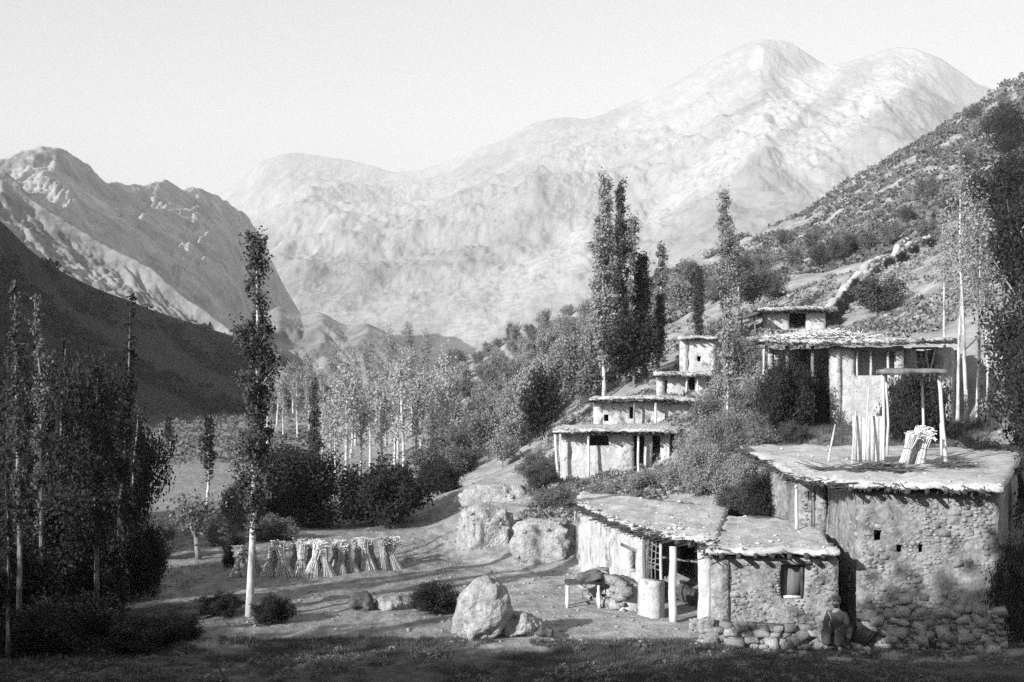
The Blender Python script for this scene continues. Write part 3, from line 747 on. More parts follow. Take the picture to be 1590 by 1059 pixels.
# trees on the slope between the grove and the stepped houses
hb = [tree('slope_tree', bushy_geo(71 + k, 5.2, 2.2, 1.0, .125, 6500, 18, .14), (0, 0, -100), 'x', 'tree', m_, 'barkgrey', 'scrubby trees covering the slope left of the village') for k, m_ in enumerate(['leafmid', 'leafscrub', 'leafscrub'])]
rr = np.random.default_rng(99); n_h = 0
SL = 'scrubby round tree among many alike on the slope left of the village'
spots = []
for k in range(600):
    px = rr.uniform(690, 935); line = np.interp(px, [690, 760, 860, 935], [585, 545, 500, 470]); bot = np.interp(px, [690, 800, 860, 935], [735, 725, 640, 610])
    py = rr.uniform(line, bot); p = hit(px, py, 62)
    q = (p[0], p[1])
    if any((q[0] - s[0]) ** 2 + (q[1] - s[1]) ** 2 < (1.3 + .010 * p[1]) ** 2 for s in spots): continue
    spots.append(q); o = hb[n_h % 3]
    sc = rr.uniform(.36, .64); rz = rr.uniform(0, 6)
    if n_h < 3: o.location = p; o.rotation_euler = (0, 0, rz); o.scale = (sc,) * 3; o['label'] = SL
    else: again(o, p, SL, rz, (sc, sc, sc * rr.uniform(.85, 1.25)))
    n_h += 1
    if n_h >= 110: break
again(hb[1], at_px(842, 71), 'black conical tree standing left of the lowest terraced house', 1, (.5, .5, .85), 'leafdark')
again(hb[1], at_px(985, 73.5), 'black broad tree filling the gap behind the stepped houses', 1, (.75, .75, .8), 'leafdark')
again(hb[1], at_px(900, 76), 'dark broad tree behind the left end of the terraced houses', 2.3, (.7, .7, .7), 'leafmid')
# trees and bushes on the right hillside
UP = 'small scrubby tree among many alike on the hillside above the village'
for k, (px, py, sc, mm) in enumerate([(1200, 470, .75, 'leafpoplar'), (1170, 480, .8, 'leafpoplar'), (1150, 470, .7, 'leafmid'), (1110, 470, .7, 'leafmid'), (1235, 420, .7, 'leafmid'), (1275, 420, .8, 'leafpoplar'), (1300, 410, .8, 'leafpoplar'), (1320, 400, .7, 'leafpoplar'), (1345, 395, .7, 'leafmid'), (1385, 380, .7, 'leafmid'), (1260, 395, .8, 'leafmid'), (1215, 385, .8, 'leafmid'), (1180, 430, .8, 'leafmid'), (1070, 450, .8, 'leafmid'), (1050, 480, .8, 'leafscrub'), (1440, 310, .9, 'leafmid'), (1500, 270, 1.0, 'leafmid'), (1480, 340, .8, 'leafpoplar'), (1540, 210, 1.1, 'leafpoplar'), (1560, 180, 1.0, 'leafmid'), (1510, 190, 1.0, 'leafmid'), (1555, 330, .9, 'leafpoplar'), (1580, 290, .9, 'leafpoplar'), (1410, 350, .6, 'leafpoplar'), (1440, 375, .6, 'leafmid'), (1270, 375, .6, 'leafmid'), (1150, 440, .7, 'leafpoplar')]):
    p = hit(px, py, 76); again(hb[k % 3], p, UP, k * 1.1, (sc * .8, sc * .8, sc * .75), mm)
again(hb[0], hit(1360, 490, 72), 'lone dark bush on the bright bare slope above the long house', .6, (.75, .75, .55), 'leafpoplar')
# bushes between and in front of the village houses
def bush(px, Y, sx, sz, lab, mm, src=s1, rz=0.0):
    return again(src, at_px(px, Y), lab, rz, (sx, sx, sz), mm)
bush(1246, 53.9, .6, 1.0, 'black leafy tree in the dark undercroft of the long house', 'leafdark', s1, .4)
bush(1425, 46.5, .55, .95, 'dark leafy bush behind the open timber loft', 'leafdark', s1, 1.1)
bush(1405, 47.2, .4, .8, 'dark narrow bush behind the left post of the timber loft', 'leafdark', s1, 2.1)
bush(1218, 51.4, .5, 1.0, 'dark tree standing before the posts of the long house', 'leafdark', s1, 5.1)
bush(1212, 54.2, .45, .95, 'dark tree under the left corner of the long house roof', 'leafdark', s1, 2.4)
bush(1274, 54.4, .4, .8, 'dark bush close against the bright house wall', 'leafdark', s1, 1.4)
bush(1230, 48.4, .3, .28, 'low dark bush at the back edge of the big roof, right one', 'leafpoplar', s1, 3.4)
bush(1180, 48.9, .35, .28, 'low dark bush at the back edge of the big roof, left one', 'leafmid', s1, 4.4)
bush(1192, 41.5, .45, .5, 'dark bush in the nook left of the large stone house', 'leafdark', s1, .9)
bush(1150, 42.2, .38, .36, 'leafy bush overhanging the back of the front roof', 'leafpoplar', s1, 1.9)
bush(1120, 44.5, .4, .42, 'grey bush behind the bush that overhangs the front roof', 'leafscrub', s1, 2.9)
bush(1170, 45.5, .5, .6, 'grey bush against the left wall of the large stone house', 'leafmid', s1, 3.9)
bush(1068, 46, .42, .36, 'pale bush behind the middle of the front roof', 'leafscrub', s1, 4.1)
bush(1108, 50, .45, .4, 'grey bush right of the lowest terraced house', 'leafmid', s1, 5.2)
bush(1130, 53, .6, .6, 'pale bush on the bank right of the terraced houses', 'leafscrub', s1, .3)
bush(1100, 56, .45, .5, 'pale bush beside the dark corner of the terraced houses', 'leafscrub', s1, 1.6)
bush(1165, 56, .6, .7, 'grey bush on the bank below the top house', 'leafmid', s1, 2.2)
bush(1130, 62, .6, .65, 'pale bush beside the second stepped house', 'leafscrub', s1, 3.1)
bush(1150, 68, .7, .8, 'grey bush right of the white tower house', 'leafmid', s1, 4.6)
bush(1125, 66, .4, .45, 'dark bush beside the upper stepped house', 'leafdark', s1, 4.9)
bush(1185, 60, .6, .7, 'grey bush between the tower house and the long house', 'leafscrub', s1, 5.5)
bush(840, 58, .4, .4, 'dark bush at the left foot of the terraced houses', 'leafpoplar', s1, .8)
bush(865, 53, .5, .28, 'low grey bush in front of the lowest terraced house', 'leafmid', s1, 1.8)
bush(835, 63, .5, .5, 'grey bush left of the lowest terraced house', 'leafmid', s1, 2.8)
bush(950, 51, .5, .22, 'low flat bush below the lowest terraced house', 'leafscrub', s1, 3.8)
bush(1010, 49, .5, .26, 'low flat bush behind the left end of the front roof', 'leafscrub', s1, 4.8)
for k, (px, Y, sz, mm) in enumerate([(1500, 44, .3, 'leafmid'), (1530, 43, .34, 'leafmid'), (1565, 42, .32, 'leafmid'), (1590, 40, .34, 'leafpoplar')]):
    bush(px, Y, .34, sz, ['leftmost', 'second', 'third', 'rightmost'][k] + ' low grey bush in the row behind the large roof, right of the loft', mm, s1, k)
bush(1594, 31.2, .36, .95, 'black bush against the right corner of the large stone house', 'leafdark', s1, 2.2)
bush(1085, 45.0, .36, .5, 'ragged pale bush spilling over the back of the porch house roof', 'leafscrub', s0, 1.2)
bush(1128, 46.8, .34, .62, 'upright grey bush between the front roofs and the stepped houses', 'leafmid', s0, 2.6)
bush(1160, 43.6, .3, .42, 'pale leafy bush pressed against the left roof edge of the large house', 'leafscrub', s0, 4.4)
bush(1072, 53, .32, .45, 'pale bush half hiding the right corner of the lowest terraced house', 'leafscrub', s0, .4)
bush(1105, 58.5, .4, .6, 'grey bush beside the second stepped house, below its side door', 'leafmid', s0, 5.6)
bush(1170, 50.5, .4, .4, 'grey bush beside the slender pale trunk', 'leafmid', s1, .1)

# dark grove at the left
lt = tree('bare_tree', poplar_geo(81, 9.0, .28, .25, .045, 3000, 70, (-.2, 0), .065, .55, .13), at_px(30, 30.5), 'tall dim tree with pale trunk nearest the left edge', 'tree', 'leafpoplar', 'barkdim')
lt.scale = (1, 1, (ZP(425, 30.5)) / 9.0)
again(lt, at_px(64, 33), 'tall dim tree with pale trunk, second from the left edge', 1.7, (.95, .95, ZP(450, 33) / 9.0), 'leafmid')
lw = again(lt, at_px(178, 35), 'leaning dim tree with pale forked top in the left grove', 3.0, (.9, .9, ZP(450, 35) / 9.0), 'leafdark')
lw.rotation_euler = (0, math.radians(-5), 2.5)
again(lt, at_px(205, 38), 'thin dim tree at the right side of the left grove', 4.0, (.8, .8, ZP(640, 38) / 9.0), 'leafdark')
again(lt, at_px(95, 37), 'thin dim tree behind the two tall pale trunks at the left', 5.0, (.85, .85, ZP(520, 37) / 9.0), 'leafdark')
again(lt, at_px(150, 32), 'pale-stemmed dim tree left of the leaning forked one', 5.6, (1.0, 1.0, ZP(560, 32) / 9.0), 'leafdark')
again(lt, at_px(12, 28.5), 'pale leaning trunk at the very bottom left', 2.2, (.6, .6, .5), 'leafdark')
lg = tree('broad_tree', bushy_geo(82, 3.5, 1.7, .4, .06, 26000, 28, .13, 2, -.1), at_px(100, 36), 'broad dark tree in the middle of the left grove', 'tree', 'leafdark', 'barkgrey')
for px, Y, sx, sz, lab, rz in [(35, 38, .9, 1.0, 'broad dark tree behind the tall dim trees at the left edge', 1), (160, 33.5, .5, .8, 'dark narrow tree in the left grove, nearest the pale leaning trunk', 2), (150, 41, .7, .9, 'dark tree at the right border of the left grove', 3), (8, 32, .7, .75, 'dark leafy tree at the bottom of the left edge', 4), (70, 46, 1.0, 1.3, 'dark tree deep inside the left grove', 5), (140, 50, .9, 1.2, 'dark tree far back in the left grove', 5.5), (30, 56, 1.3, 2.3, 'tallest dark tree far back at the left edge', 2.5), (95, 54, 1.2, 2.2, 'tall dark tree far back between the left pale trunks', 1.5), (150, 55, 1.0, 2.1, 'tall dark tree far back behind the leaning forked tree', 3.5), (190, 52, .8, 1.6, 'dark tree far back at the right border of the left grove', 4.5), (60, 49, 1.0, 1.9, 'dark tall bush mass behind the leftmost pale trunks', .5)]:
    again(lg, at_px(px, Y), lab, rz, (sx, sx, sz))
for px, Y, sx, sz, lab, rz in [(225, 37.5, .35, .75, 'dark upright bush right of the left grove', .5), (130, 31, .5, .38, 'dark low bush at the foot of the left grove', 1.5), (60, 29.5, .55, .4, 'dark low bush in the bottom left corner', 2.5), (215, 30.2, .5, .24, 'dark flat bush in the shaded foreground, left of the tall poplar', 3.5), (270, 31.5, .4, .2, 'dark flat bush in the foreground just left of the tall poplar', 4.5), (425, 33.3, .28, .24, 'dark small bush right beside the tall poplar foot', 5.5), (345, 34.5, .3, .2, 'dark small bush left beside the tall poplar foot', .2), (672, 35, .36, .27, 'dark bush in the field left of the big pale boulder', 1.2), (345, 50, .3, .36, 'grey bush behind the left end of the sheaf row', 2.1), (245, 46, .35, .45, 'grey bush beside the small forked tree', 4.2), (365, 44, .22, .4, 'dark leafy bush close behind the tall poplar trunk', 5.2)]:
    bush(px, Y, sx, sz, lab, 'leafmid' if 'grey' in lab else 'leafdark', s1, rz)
# small forked tree and pale posts in the far field
ft = MB()
for d, L in [((-.35, 0, 1), 1.2), ((.3, .1, 1), 1.35), ((.05, -.2, 1), 1.1)]:
    ft.put(tube(limb_pts((0, 0, .75), d, L, rng, 4, .06), np.linspace(.07, .03, 5), 6))
ft.put(tube([(0.12, 0, -.1), (.05, 0, .4), (0, 0, .85)], [.13, .1, .09], 7))
fc = MB(); fc.add(*leaves(rng.normal(size=(900, 3)) * [.45, .45, .3] + [0, 0, 1.75], .07))
tree('forked_tree', (ft, fc), at_px(304, 46), 'small forked pollard in the shaded part of the field', 'tree', 'leafmid', 'barkgrey')
again(v4, at_px(321, 66), 'straight pale bare trunk standing in the far bright field', 1, (.75, .75, ZP(640, 66) / 11), 'leafdark')
again(v4, at_px(264, 112), 'short pale bare trunk at the back of the far bright field', 2, (.9, .9, ZP(640, 112) / 11), 'leafdark')

# orchard beside and behind the photographer; its shade falls over the foreground
OR = 'tall orchard tree beside the photographer shading the foreground'
for k, (x, y, s) in enumerate([(-9.5, 6.5, 1.0), (-12.5, 5, 1.08), (-16, 5.5, .86), (-19.5, 6.5, .87), (-23, 7.5, .89), (-27.5, 9, .9), (-22, 13.5, .7), (-26, 16, .75), (-31, 14, .88), (-30, 20, .7)]):
    if k == 0: ob = tree('orchard_tree', bushy_geo(91, 12.8, 3.5, 2.5, .24, 16000, 34, .3, 1, -.1), (x, y, gz(x, y)), OR, 'tree', 'leafdark', 'barkgrey', 'orchard trees beside the photographer')
    else: again(ob, (x, y, gz(x, y) - .1), OR, k * 1.1, s)
for k, (x, y, h_, lab) in enumerate([(-22.3, 22.4, 11.8, 'slim poplar outside the left grove, third from the photographer'), (-17.5, 18.4, 8.9, 'slim poplar outside the left grove, nearest the photographer'), (-26, 29.5, 9.2, 'slim poplar outside the left grove, farthest from the photographer'), (-24.5, 24.6, 9.5, 'slim poplar outside the left grove, fourth from the photographer'), (-19.6, 20.2, 6.5, 'slim poplar outside the left grove, second from the photographer')]):
    again(v2, (x, y, gz(x, y)), lab, k * 1.3, (.8, .8, h_ / 12), 'leafpoplar')['group'] = 'slim poplars casting long shadows over the field'

# ------------------------------------------------------------------ houses
def stones_on_wall(wall, p0, p1, z0, z1, openings, count, size, seed, thingbase, as_parts=True, batter=0.0, mat='stone', z1b=None, proud=.12):
    """field stones set in the wall face, a little proud of it"""
    r = np.random.default_rng(seed); p0 = np.asarray(p0); p1 = np.asarray(p1)
    L = np.linalg.norm(p1 - p0); d = (p1 - p0) / L; n = np.array([d[1], -d[0]]); ang = math.atan2(d[1], d[0])
    pts = []; tries = 0
    while len(pts) < count and tries < count * 30:
        tries += 1
        s = size * (.5 + 1.3 * r.uniform() ** 2.2); u = r.uniform(.05, L - .05); z = r.uniform(z0 + .05, z1 - .12)
        if any(o[0] - s * .6 < u < o[1] + s * .6 and o[2] - s * .5 < z < o[3] + s * .5 for o in openings): continue
        if any(abs(u - q[0]) < (s + q[2]) * .47 and abs(z - q[1]) < (s + q[2]) * .30 for q in pts[-500:]): continue
        pts.append((u, z, s))
    pts.sort(key=lambda q: -q[2])
    shapes = []
    if as_parts:
        for k in range(7):
            mb = MB(); mb.put(rock((0, 0, 0), (.5, .34, .33), 1, .34, seed + k, sq=.55) if k % 3 == 0 else block((.95, .66, .62), r, .13)); shapes.append(new_mesh('stone', mb, mat=M[mat]))
    joined = MB(); npart = 0
    base = BASE[wall.name]
    for k, (u, z, s) in enumerate(pts):
        dep = -batter * (z - z0) / (z1 - z0) - s * (.34 - .34 * proud) + .01
        pos = np.array([p0[0] + d[0] * u + n[0] * dep, p0[1] + d[1] * u + n[1] * dep, z])
        if as_parts and npart < as_parts:
            o = bpy.data.objects.new('stone', shapes[k % 7]); COL.objects.link(o); o.parent = wall
            o.location = pos - base; o.rotation_euler = (r.normal() * .12, r.normal() * .1 + (PI if k % 2 else 0), ang); o.scale = (s * r.uniform(.85, 1.2), s, s * r.uniform(.8, 1.1)); npart += 1
        else:
            V_, F_ = block((s, s * .62, s * .6), r, .14); cz, sn = math.cos(ang), math.sin(ang); joined.add(V_ @ np.array([[cz, sn, 0], [-sn, cz, 0], [0, 0, 1]]) + pos, F_)
    if joined.n: part('rubble_stones', joined, M['stone_mix'], wall, kind='stuff')

def fringe(front, back, seed, down=.28, out=.3, dens=44, side=True):
    """brushwood sticking out under the edge of an earth roof"""
    r = np.random.default_rng(seed); mb = MB(); front = np.asarray(front, float); back = np.asarray(back, float)
    segs = [(front[i], front[i + 1]) for i in range(len(front) - 1)]
    if side: segs += [(back[0], front[0])]
    for a, b in segs:
        L = np.linalg.norm(b - a); d = (b - a) / L; n = np.array([d[1], -d[0], 0])
        for k in range(int(L * dens)):
            tq = r.uniform(0, L)
            if vn(tq * 1.1, seed) + .4 * vn(tq * 4, seed) < -.25: continue
            p = a + d * tq + np.array([0, 0, -down * r.uniform(.05, 1.25)])
            p0 = p - n * .25; q = p + n * (.04 + out * r.uniform(.0, 1) ** 2) + np.array([r.normal() * .06, r.normal() * .06, -.05 + r.normal() * .04]) + d * r.normal() * .12
            mb.put(tube([p0, q], [.022, .012], 3, cap=False))
    return mb

def house(name, label, cat, foot, zb, zt, roof_front, roof_back, roof_th=.26, openings={}, wmat='wall', thick=.45, seed=0, stones={}, skip=(), beams=6, group=None, cell=.22, brush=True, beam_edge=None, rough=.035, batter=.04, parapet=None):
    """foot: corners counter-clockwise from front-left as seen from above; zb: base height per wall; zt: wall top"""
    foot = [np.asarray(p, float) for p in foot]; n = len(foot)
    c0 = np.mean(foot, 0); h = thing(name, label, cat, (c0[0], c0[1], min(zb)), group)
    W = {}
    for i in range(n):
        if i in skip: continue
        p0, p1 = foot[i], foot[(i + 1) % n]; d = (p1 - p0) / np.linalg.norm(p1 - p0)
        q0 = p0 + d * (.0 if i % 2 == 0 else .02); q1 = p1 - d * (.0 if i % 2 == 0 else .02)
        mb = MB(); mb.put(wall_mesh(q0, q1, zb[i], zt, thick, openings.get(i, ()), cell, rough, seed + i, batter=batter))
        W[i] = part('wall', mb, M[wmat], h)
        if i in stones:
            cnt, size, asp = stones[i]
            stones_on_wall(W[i], q0, q1, zb[i], zt, openings.get(i, ()), cnt, size, seed + 50 + i, h, asp, batter)
    for i, ops in openings.items():
        if i not in W: continue
        p0, p1 = foot[i], foot[(i + 1) % n]; d = (p1 - p0) / np.linalg.norm(p1 - p0); nn = np.array([d[1], -d[0]])
        for o_ in ops:
            if o_[1] - o_[0] < .3: continue
            m_ = p0 + d * (o_[0] + o_[1]) / 2 + nn * (-.06 - batter); top_ = min(o_[3] + .045, zt - .02)
            lb = MB(); lb.put(box((*m_, top_), (o_[1] - o_[0] + .36, .2, .09), math.atan2(d[1], d[0]), .012)); part('lintel', lb, M['wood'], W[i])
    rm = MB(); rm.put(slab(roof_front, roof_back, roof_th, 12, 12, .06, .07, seed)); roof = part('roof', rm, M['roof'], h, smooth=False)
    # beams under the roof edge
    rf = np.asarray(roof_front, float); rbk = np.asarray(roof_back, float)
    seg = np.linspace(0, len(rf) - 1, beams + 2)[1:-1]
    for s in seg:
        a = np.array([np.interp(s, np.arange(len(rf)), rf[:, k]) for k in range(3)]); b = np.array([np.interp(s, np.arange(len(rf)), rbk[:, k]) for k in range(3)])
        d = (b - a) / np.linalg.norm(b - a); z = np.array([0, 0, -roof_th - .07])
        bm_ = MB(); rr_ = random.uniform(.05, .08)
        bm_.put(tube([a + z - d * random.uniform(.08, .38), a + z + d * 1.2], [rr_, rr_], 7)); part('beam', bm_, M['darkwood'], roof)
    cl = MB(); rq = np.random.default_rng(seed + 77)
    Lr = np.linalg.norm(rf[-1] - rf[0])
    for k in range(int(16 * Lr)):
        t_ = rq.uniform(); s_ = abs(rq.normal()) * .16 if rq.uniform() < .6 else rq.uniform()
        m_ = t_ * (len(rf) - 1)
        a = np.array([np.interp(m_, np.arange(len(rf)), rf[:, q]) for q in range(3)]); b = np.array([np.interp(m_, np.arange(len(rf)), rbk[:, q]) for q in range(3)])
        p_ = a + (b - a) * min(s_, .97); z_ = .018 + .05 * rq.uniform() ** 3
        cl.put(rock(p_ + [0, 0, z_ * .2], (z_ * rq.uniform(1, 1.6), z_ * rq.uniform(1, 1.5), z_ * .7), 0, .3, k, rq.uniform(0, 6)))
    part('clods', cl, M['roof'], roof, kind='stuff')
    if brush: part('brushwood', fringe(roof_front, roof_back, seed + 3, roof_th + .05), M['brush'], roof, kind='stuff')
    return h, W, roof

def post(parent, a, b, r0, r1=None, mat='palewood', name='post', label=None, n=7):
    a = np.asarray(a, float); b = np.asarray(b, float); r1 = r1 or r0 * .85; k = np.linspace(0, 1, 6)[:, None]
    L = np.linalg.norm(b - a); w = np.stack([vn(k[:, 0] * 2.3, a[0] * 3), vn(k[:, 0] * 2.3, a[1] * 3 + 9), np.zeros(6)], -1) * min(.05, L * .02) * np.sin(k * PI)
    mb = MB(); mb.put(tube(a * (1 - k) + b * k + w, np.linspace(r0, r1, 6), n)); return part(name, mb, M[mat], parent, smooth=True, label=label)

def board(parent, c, s, mat='wood', name='board', rotz=0, label=None):
    mb = MB(); mb.put(box(c, s, rotz, .006)); return part(name, mb, M[mat], parent, label=label)

def uof(px, px0, Y0, px1, Y1):
    """distance along the wall from (px0,Y0) to (px1,Y1) at which the picture column px lies"""
    a, b = G(px0, Y0), G(px1, Y1); k = (px - 795) / FPX
    d = b - a; t = (k * a[1] - a[0]) / (d[0] - k * d[1])
    return t * np.linalg.norm(d)

# ---- large stone house at the right
BHf = [G(1284, 36.2), G(1330, 32.3), G(1553, 31.7), G(1592, 43), G(1152, 45.2), G(1240, 37.9), G(1283, 37.6)]
u = lambda px: uof(px, 1330, 32.3, 1553, 31.7)
hole = lambda px, py, w, h_, Y=32.0: (u(px) - w / 2, u(px) + w / 2, ZP(py, Y) - h_ / 2, ZP(py, Y) + h_ / 2)
rfB = [(*G(1236, 34.6), 3.9), (*G(1320, 31.95), 3.92), (*G(1440, 31.5), 3.9), (*G(1557, 31.15), 3.86)]
rbB = [(*G(1142, 46), 4.3), (*G(1300, 45.5), 4.28), (*G(1450, 44.8), 4.27), (*G(1598, 44.2), 4.25)]
big, WB, roofB = house('stone_house', 'large rubble stone house with flat earth roof at the right', 'house', BHf, [-.2, -.3, -.3, .5, 1.6, 1.9, 1.6], 3.62, rfB, rbB, .09,
    {1: [hole(1362, 833, .2, .28), hole(1395, 853, .14, .2), hole(1428, 852, .12, .22)], 5: [(.25, .5, 2.9, 3.2)]},
    seed=100, stones={1: (720, .17, 230), 0: (90, .16, 60), 5: (30, .2, 30)}, beams=11, cell=.2)
post(big, (*G(1237, 35.4), 2.2), (*G(1236, 35.2), 3.68), .055, mat='palewood')
post(big, (*G(1262, 35.9), 2.2), (*G(1262, 35.7), 3.68), .06, mat='wood')

# ---- front house with the small window
F3f = [G(1104, 31.95), G(1302, 31.7), G(1279, 36.0), G(1128, 38.6)]
u = lambda px: uof(px, 1104, 31.95, 1302, 31.7)
win = (u(1213), u(1249), ZP(930, 31.8), ZP(877, 31.8))
front, WF, roofF = house('stone_house', 'low front house with one small shuttered window and earth roof', 'house', F3f, [-.3, -.2, 0, -.2], 1.98,
    [(*G(1096, 31.7), 2.24), (*G(1200, 31.5), 2.26), (*G(1304, 31.4), 2.24)], [(*G(1126, 39.2), 2.32), (*G(1205, 38.8), 2.34), (*G(1272, 35.7), 2.33)], .09, {0: [win]}, seed=200,
    stones={0: (330, .16, 190)}, beams=7)
a_, b_ = F3f[0], F3f[1]; dF = (b_ - a_) / np.linalg.norm(b_ - a_); nF = np.array([dF[1], -dF[0]])
def onF(u_, dep, z): return np.array([*(a_ + dF * u_ + nF * dep), z])
uc = (win[0] + win[1]) / 2; zc = (win[2] + win[3]) / 2; ang = math.atan2(dF[1], dF[0])
mb = MB(); mb.put(box(onF(uc, -.3, zc), (win[1] - win[0] - .06, .05, win[3] - win[2] - .06), ang)); wnd = part('window', mb, M['wood'], front, label='recessed wooden shutter in a small square window')
for s in (-1, 1):
    mb = MB(); mb.put(box(onF(uc + s * (win[1] - win[0] - .07) / 2, -.2, zc), (.06, .14, win[3] - win[2] - .02), ang, .005)); part('frame', mb, M['darkwood'], wnd)
mb = MB(); mb.put(box(onF(uc, -.2, win[2] + .03), (win[1] - win[0] - .15, .3, .05), ang, .01)); part('sill', mb, M['palewood'], wnd)

# ---- porch house left of it: bright side wall and a dark open porch
Fp = [G(893, 43.4), G(988, 36.0), G(1110, 33.0), G(1130, 40.5), G(1000, 44.3), G(905, 46.8)]
rfP = [(*G(889, 43.6), 2.36), (*G(982, 35.6), 2.37), (*G(1045, 33.4), 2.36), (*G(1112, 32.6), 2.34)]
rbP = [(*G(903, 47.2), 2.4), (*G(1000, 45), 2.4), (*G(1065, 43), 2.4), (*G(1132, 41.5), 2.38)]
u = lambda px: uof(px, 893, 43.4, 988, 36.0)
porch, WP, roofP = house('porch_house', 'flat-roofed house with bright side wall and dark open porch', 'house', Fp, [-.3, 0, 0, .5, 1.2, .2], 2.1, rfP, rbP, .09,
    {0: [(u(966), u(984), .9, 1.55)]}, seed=300, skip=(1,), beams=9, wmat='mudwall')
# inner wall of the porch and its posts
mb = MB(); mb.put(wall_mesh(G(1002, 39.5), G(1122, 37.6), -.2, 2.05, .35, [(1.2, 1.85, 0, 1.55)], seed=320)); part('wall', mb, M['wall'], porch, label='shaded inner wall of the open porch with a doorway')
post(porch, (*G(1046, 33.5), -.1), (*G(1045, 33.6), 2.05), .12, .10, 'palewood', label='thick pale post in the middle of the open porch')
post(porch, (*G(1000, 35.4), -.1), (*G(1001, 35.3), 2.05), .06, .05, 'wood')
post(porch, (*G(1028, 34.3), -.1), (*G(1026, 34.3), 2.05), .045, .04, 'palewood')
post(porch, (*G(1100, 33.1), -.1), (*G(1101, 33.15), 2.03), .09, .08, 'palewood')
post(porch, (*G(1020, 36.6), 1.35), (*G(1098, 34.6), 1.45), .04, .035, 'wood', 'rail')
pier = MB(); pier.put(wall_mesh(G(990, 34.4), G(1014, 33.8), -.2, 1.05, .4, seed=330, cell=.15, rough=.012)); part('pier', pier, M['mudwall'], porch, label='short whitewashed pier at the porch entrance')
# wattle screen between the posts: bent sticks with round gaps
scr = MB()
for k in range(7):
    z = 1.2 + k * .13; zz = [z + random.uniform(-.09, .09) for _ in range(5)]
    pts = [(*(G(998, 35.55) * (1 - t) + G(1029, 34.4) * t), zz[i]) for i, t in enumerate(np.linspace(0, 1, 5))]
    scr.put(tube(pts, .018, 5))
for k in range(5):
    t = (k + .5) / 5; x, y = G(998, 35.55) * (1 - t) + G(1029, 34.4) * t
    scr.put(tube([(x, y, .4), (x + random.uniform(-.06, .06), y, 1.3), (x, y, 2.05)], .02, 5))
part('wattle_screen', scr, M['wood'], porch)

# ---- stepped houses in the middle distance
def wallhole(px0, Y0, px1, Y1, a, b, t, bot, Y):
    return (uof(a, px0, Y0, px1, Y1), uof(b, px0, Y0, px1, Y1), ZP(bot, Y), ZP(t, Y))
ST = 'stepped flat-roofed houses climbing the slope'
w1 = lambda a, b, t, bt: wallhole(872, 60, 1040, 60, a, b, t, bt, 60)
st1, W1, _r = house('terrace_house', 'lowest and widest of the stepped houses, with dark doorways', 'house', [G(872, 60), G(1040, 60), G(1045, 64.6), G(868, 64.6)], [1.6, 1.9, 2.6, 1.6], 4.08,
    [(*G(858, 59.2), 4.33), (*G(950, 59.1), 4.36), (*G(1058, 59.2), 4.3)], [(*G(866, 65), 4.42), (*G(950, 65), 4.42), (*G(1052, 65), 4.42)], .11,
    {0: [w1(916, 945, 676, 692), w1(984, 1001, 676, 738), w1(1013, 1036, 674, 738)]}, seed=400, beams=9, wmat='mudwall', group=ST)
post(st1, (*G(914, 59.4), 2.0), (*G(914, 59.5), 4.1), .07); post(st1, (*G(868, 59.4), 1.7), (*G(862, 59.3), 4.1), .08); post(st1, (*G(992, 59.5), 1.9), (*G(991, 59.5), 4.1), .07)
w2 = lambda a, b, t, bt: wallhole(922, 65.2, 1072, 65.2, a, b, t, bt, 65.2)
st2, W2, _r = house('terrace_house', 'second of the stepped houses, roof sagging over a dark side door', 'house', [G(922, 65.2), G(1072, 65.2), G(1070, 68), G(922, 68)], [3.4, 4, 4, 3.4], 5.58,
    [(*G(915, 64.5), 5.78), (*G(985, 64.3), 5.9), (*G(1030, 64.3), 5.88), (*G(1090, 64.5), 5.68)], [(*G(920, 68.2), 5.8), (*G(985, 68.2), 5.88), (*G(1030, 68.2), 5.88), (*G(1085, 68.2), 5.8)], .11,
    {0: [w2(1052, 1064, 643, 672), w2(938, 946, 644, 654), w2(978, 984, 632, 650)]}, seed=500, beams=8, wmat='mudwall', group=ST)
post(st2, (*G(1018, 64.6), 4.3), (*G(1018, 64.6), 5.6), .08); post(st2, (*G(985, 64.7), 4.3), (*G(985, 64.7), 5.6), .06, mat='wood')
w3 = lambda a, b, t, bt: wallhole(1020, 68.4, 1098, 68.4, a, b, t, bt, 68.4)
st3, W3, _r = house('terrace_house', 'third of the stepped houses, small with a dark doorway', 'house', [G(1020, 68.4), G(1098, 68.4), G(1098, 71.2), G(1020, 71.2)], [5.3, 5.5, 5.5, 5.3], 7.02,
    [(*G(1015, 67.7), 7.24), (*G(1060, 67.7), 7.2), (*G(1108, 67.7), 7.18)], [(*G(1018, 71.3), 7.25), (*G(1060, 71.3), 7.25), (*G(1106, 71.3), 7.25)], .18,
    {0: [w3(1070, 1080, 586, 614), w3(1031, 1036, 590, 612)]}, seed=600, beams=6, wmat='mudwall', group=ST)
post(st3, (*G(1083, 68.0), 5.6), (*G(1083, 68.0), 7.0), .06); post(st3, (*G(1066, 68.0), 5.6), (*G(1066, 68.0), 7.0), .06)
w4 = lambda a, b, t, bt: wallhole(1056, 71.8, 1112, 71.8, a, b, t, bt, 71.8)
st4, W4, _r = house('terrace_house', 'topmost of the stepped houses, a pale tower with two small holes', 'house', [G(1056, 71.8), G(1112, 71.8), G(1112, 75.5), G(1056, 75.5)], [6.2, 6.6, 7, 6.2], 9.15,
    [(*G(1053, 71.3), 9.32), (*G(1115, 71.3), 9.32)], [(*G(1054, 75.8), 9.36), (*G(1114, 75.8), 9.36)], .14,
    {0: [w4(1083, 1089, 553, 561), w4(1065, 1068, 565, 572), w4(1066, 1069, 530, 536)]}, seed=700, beams=4, wmat='mudwall', group=ST, brush=False)

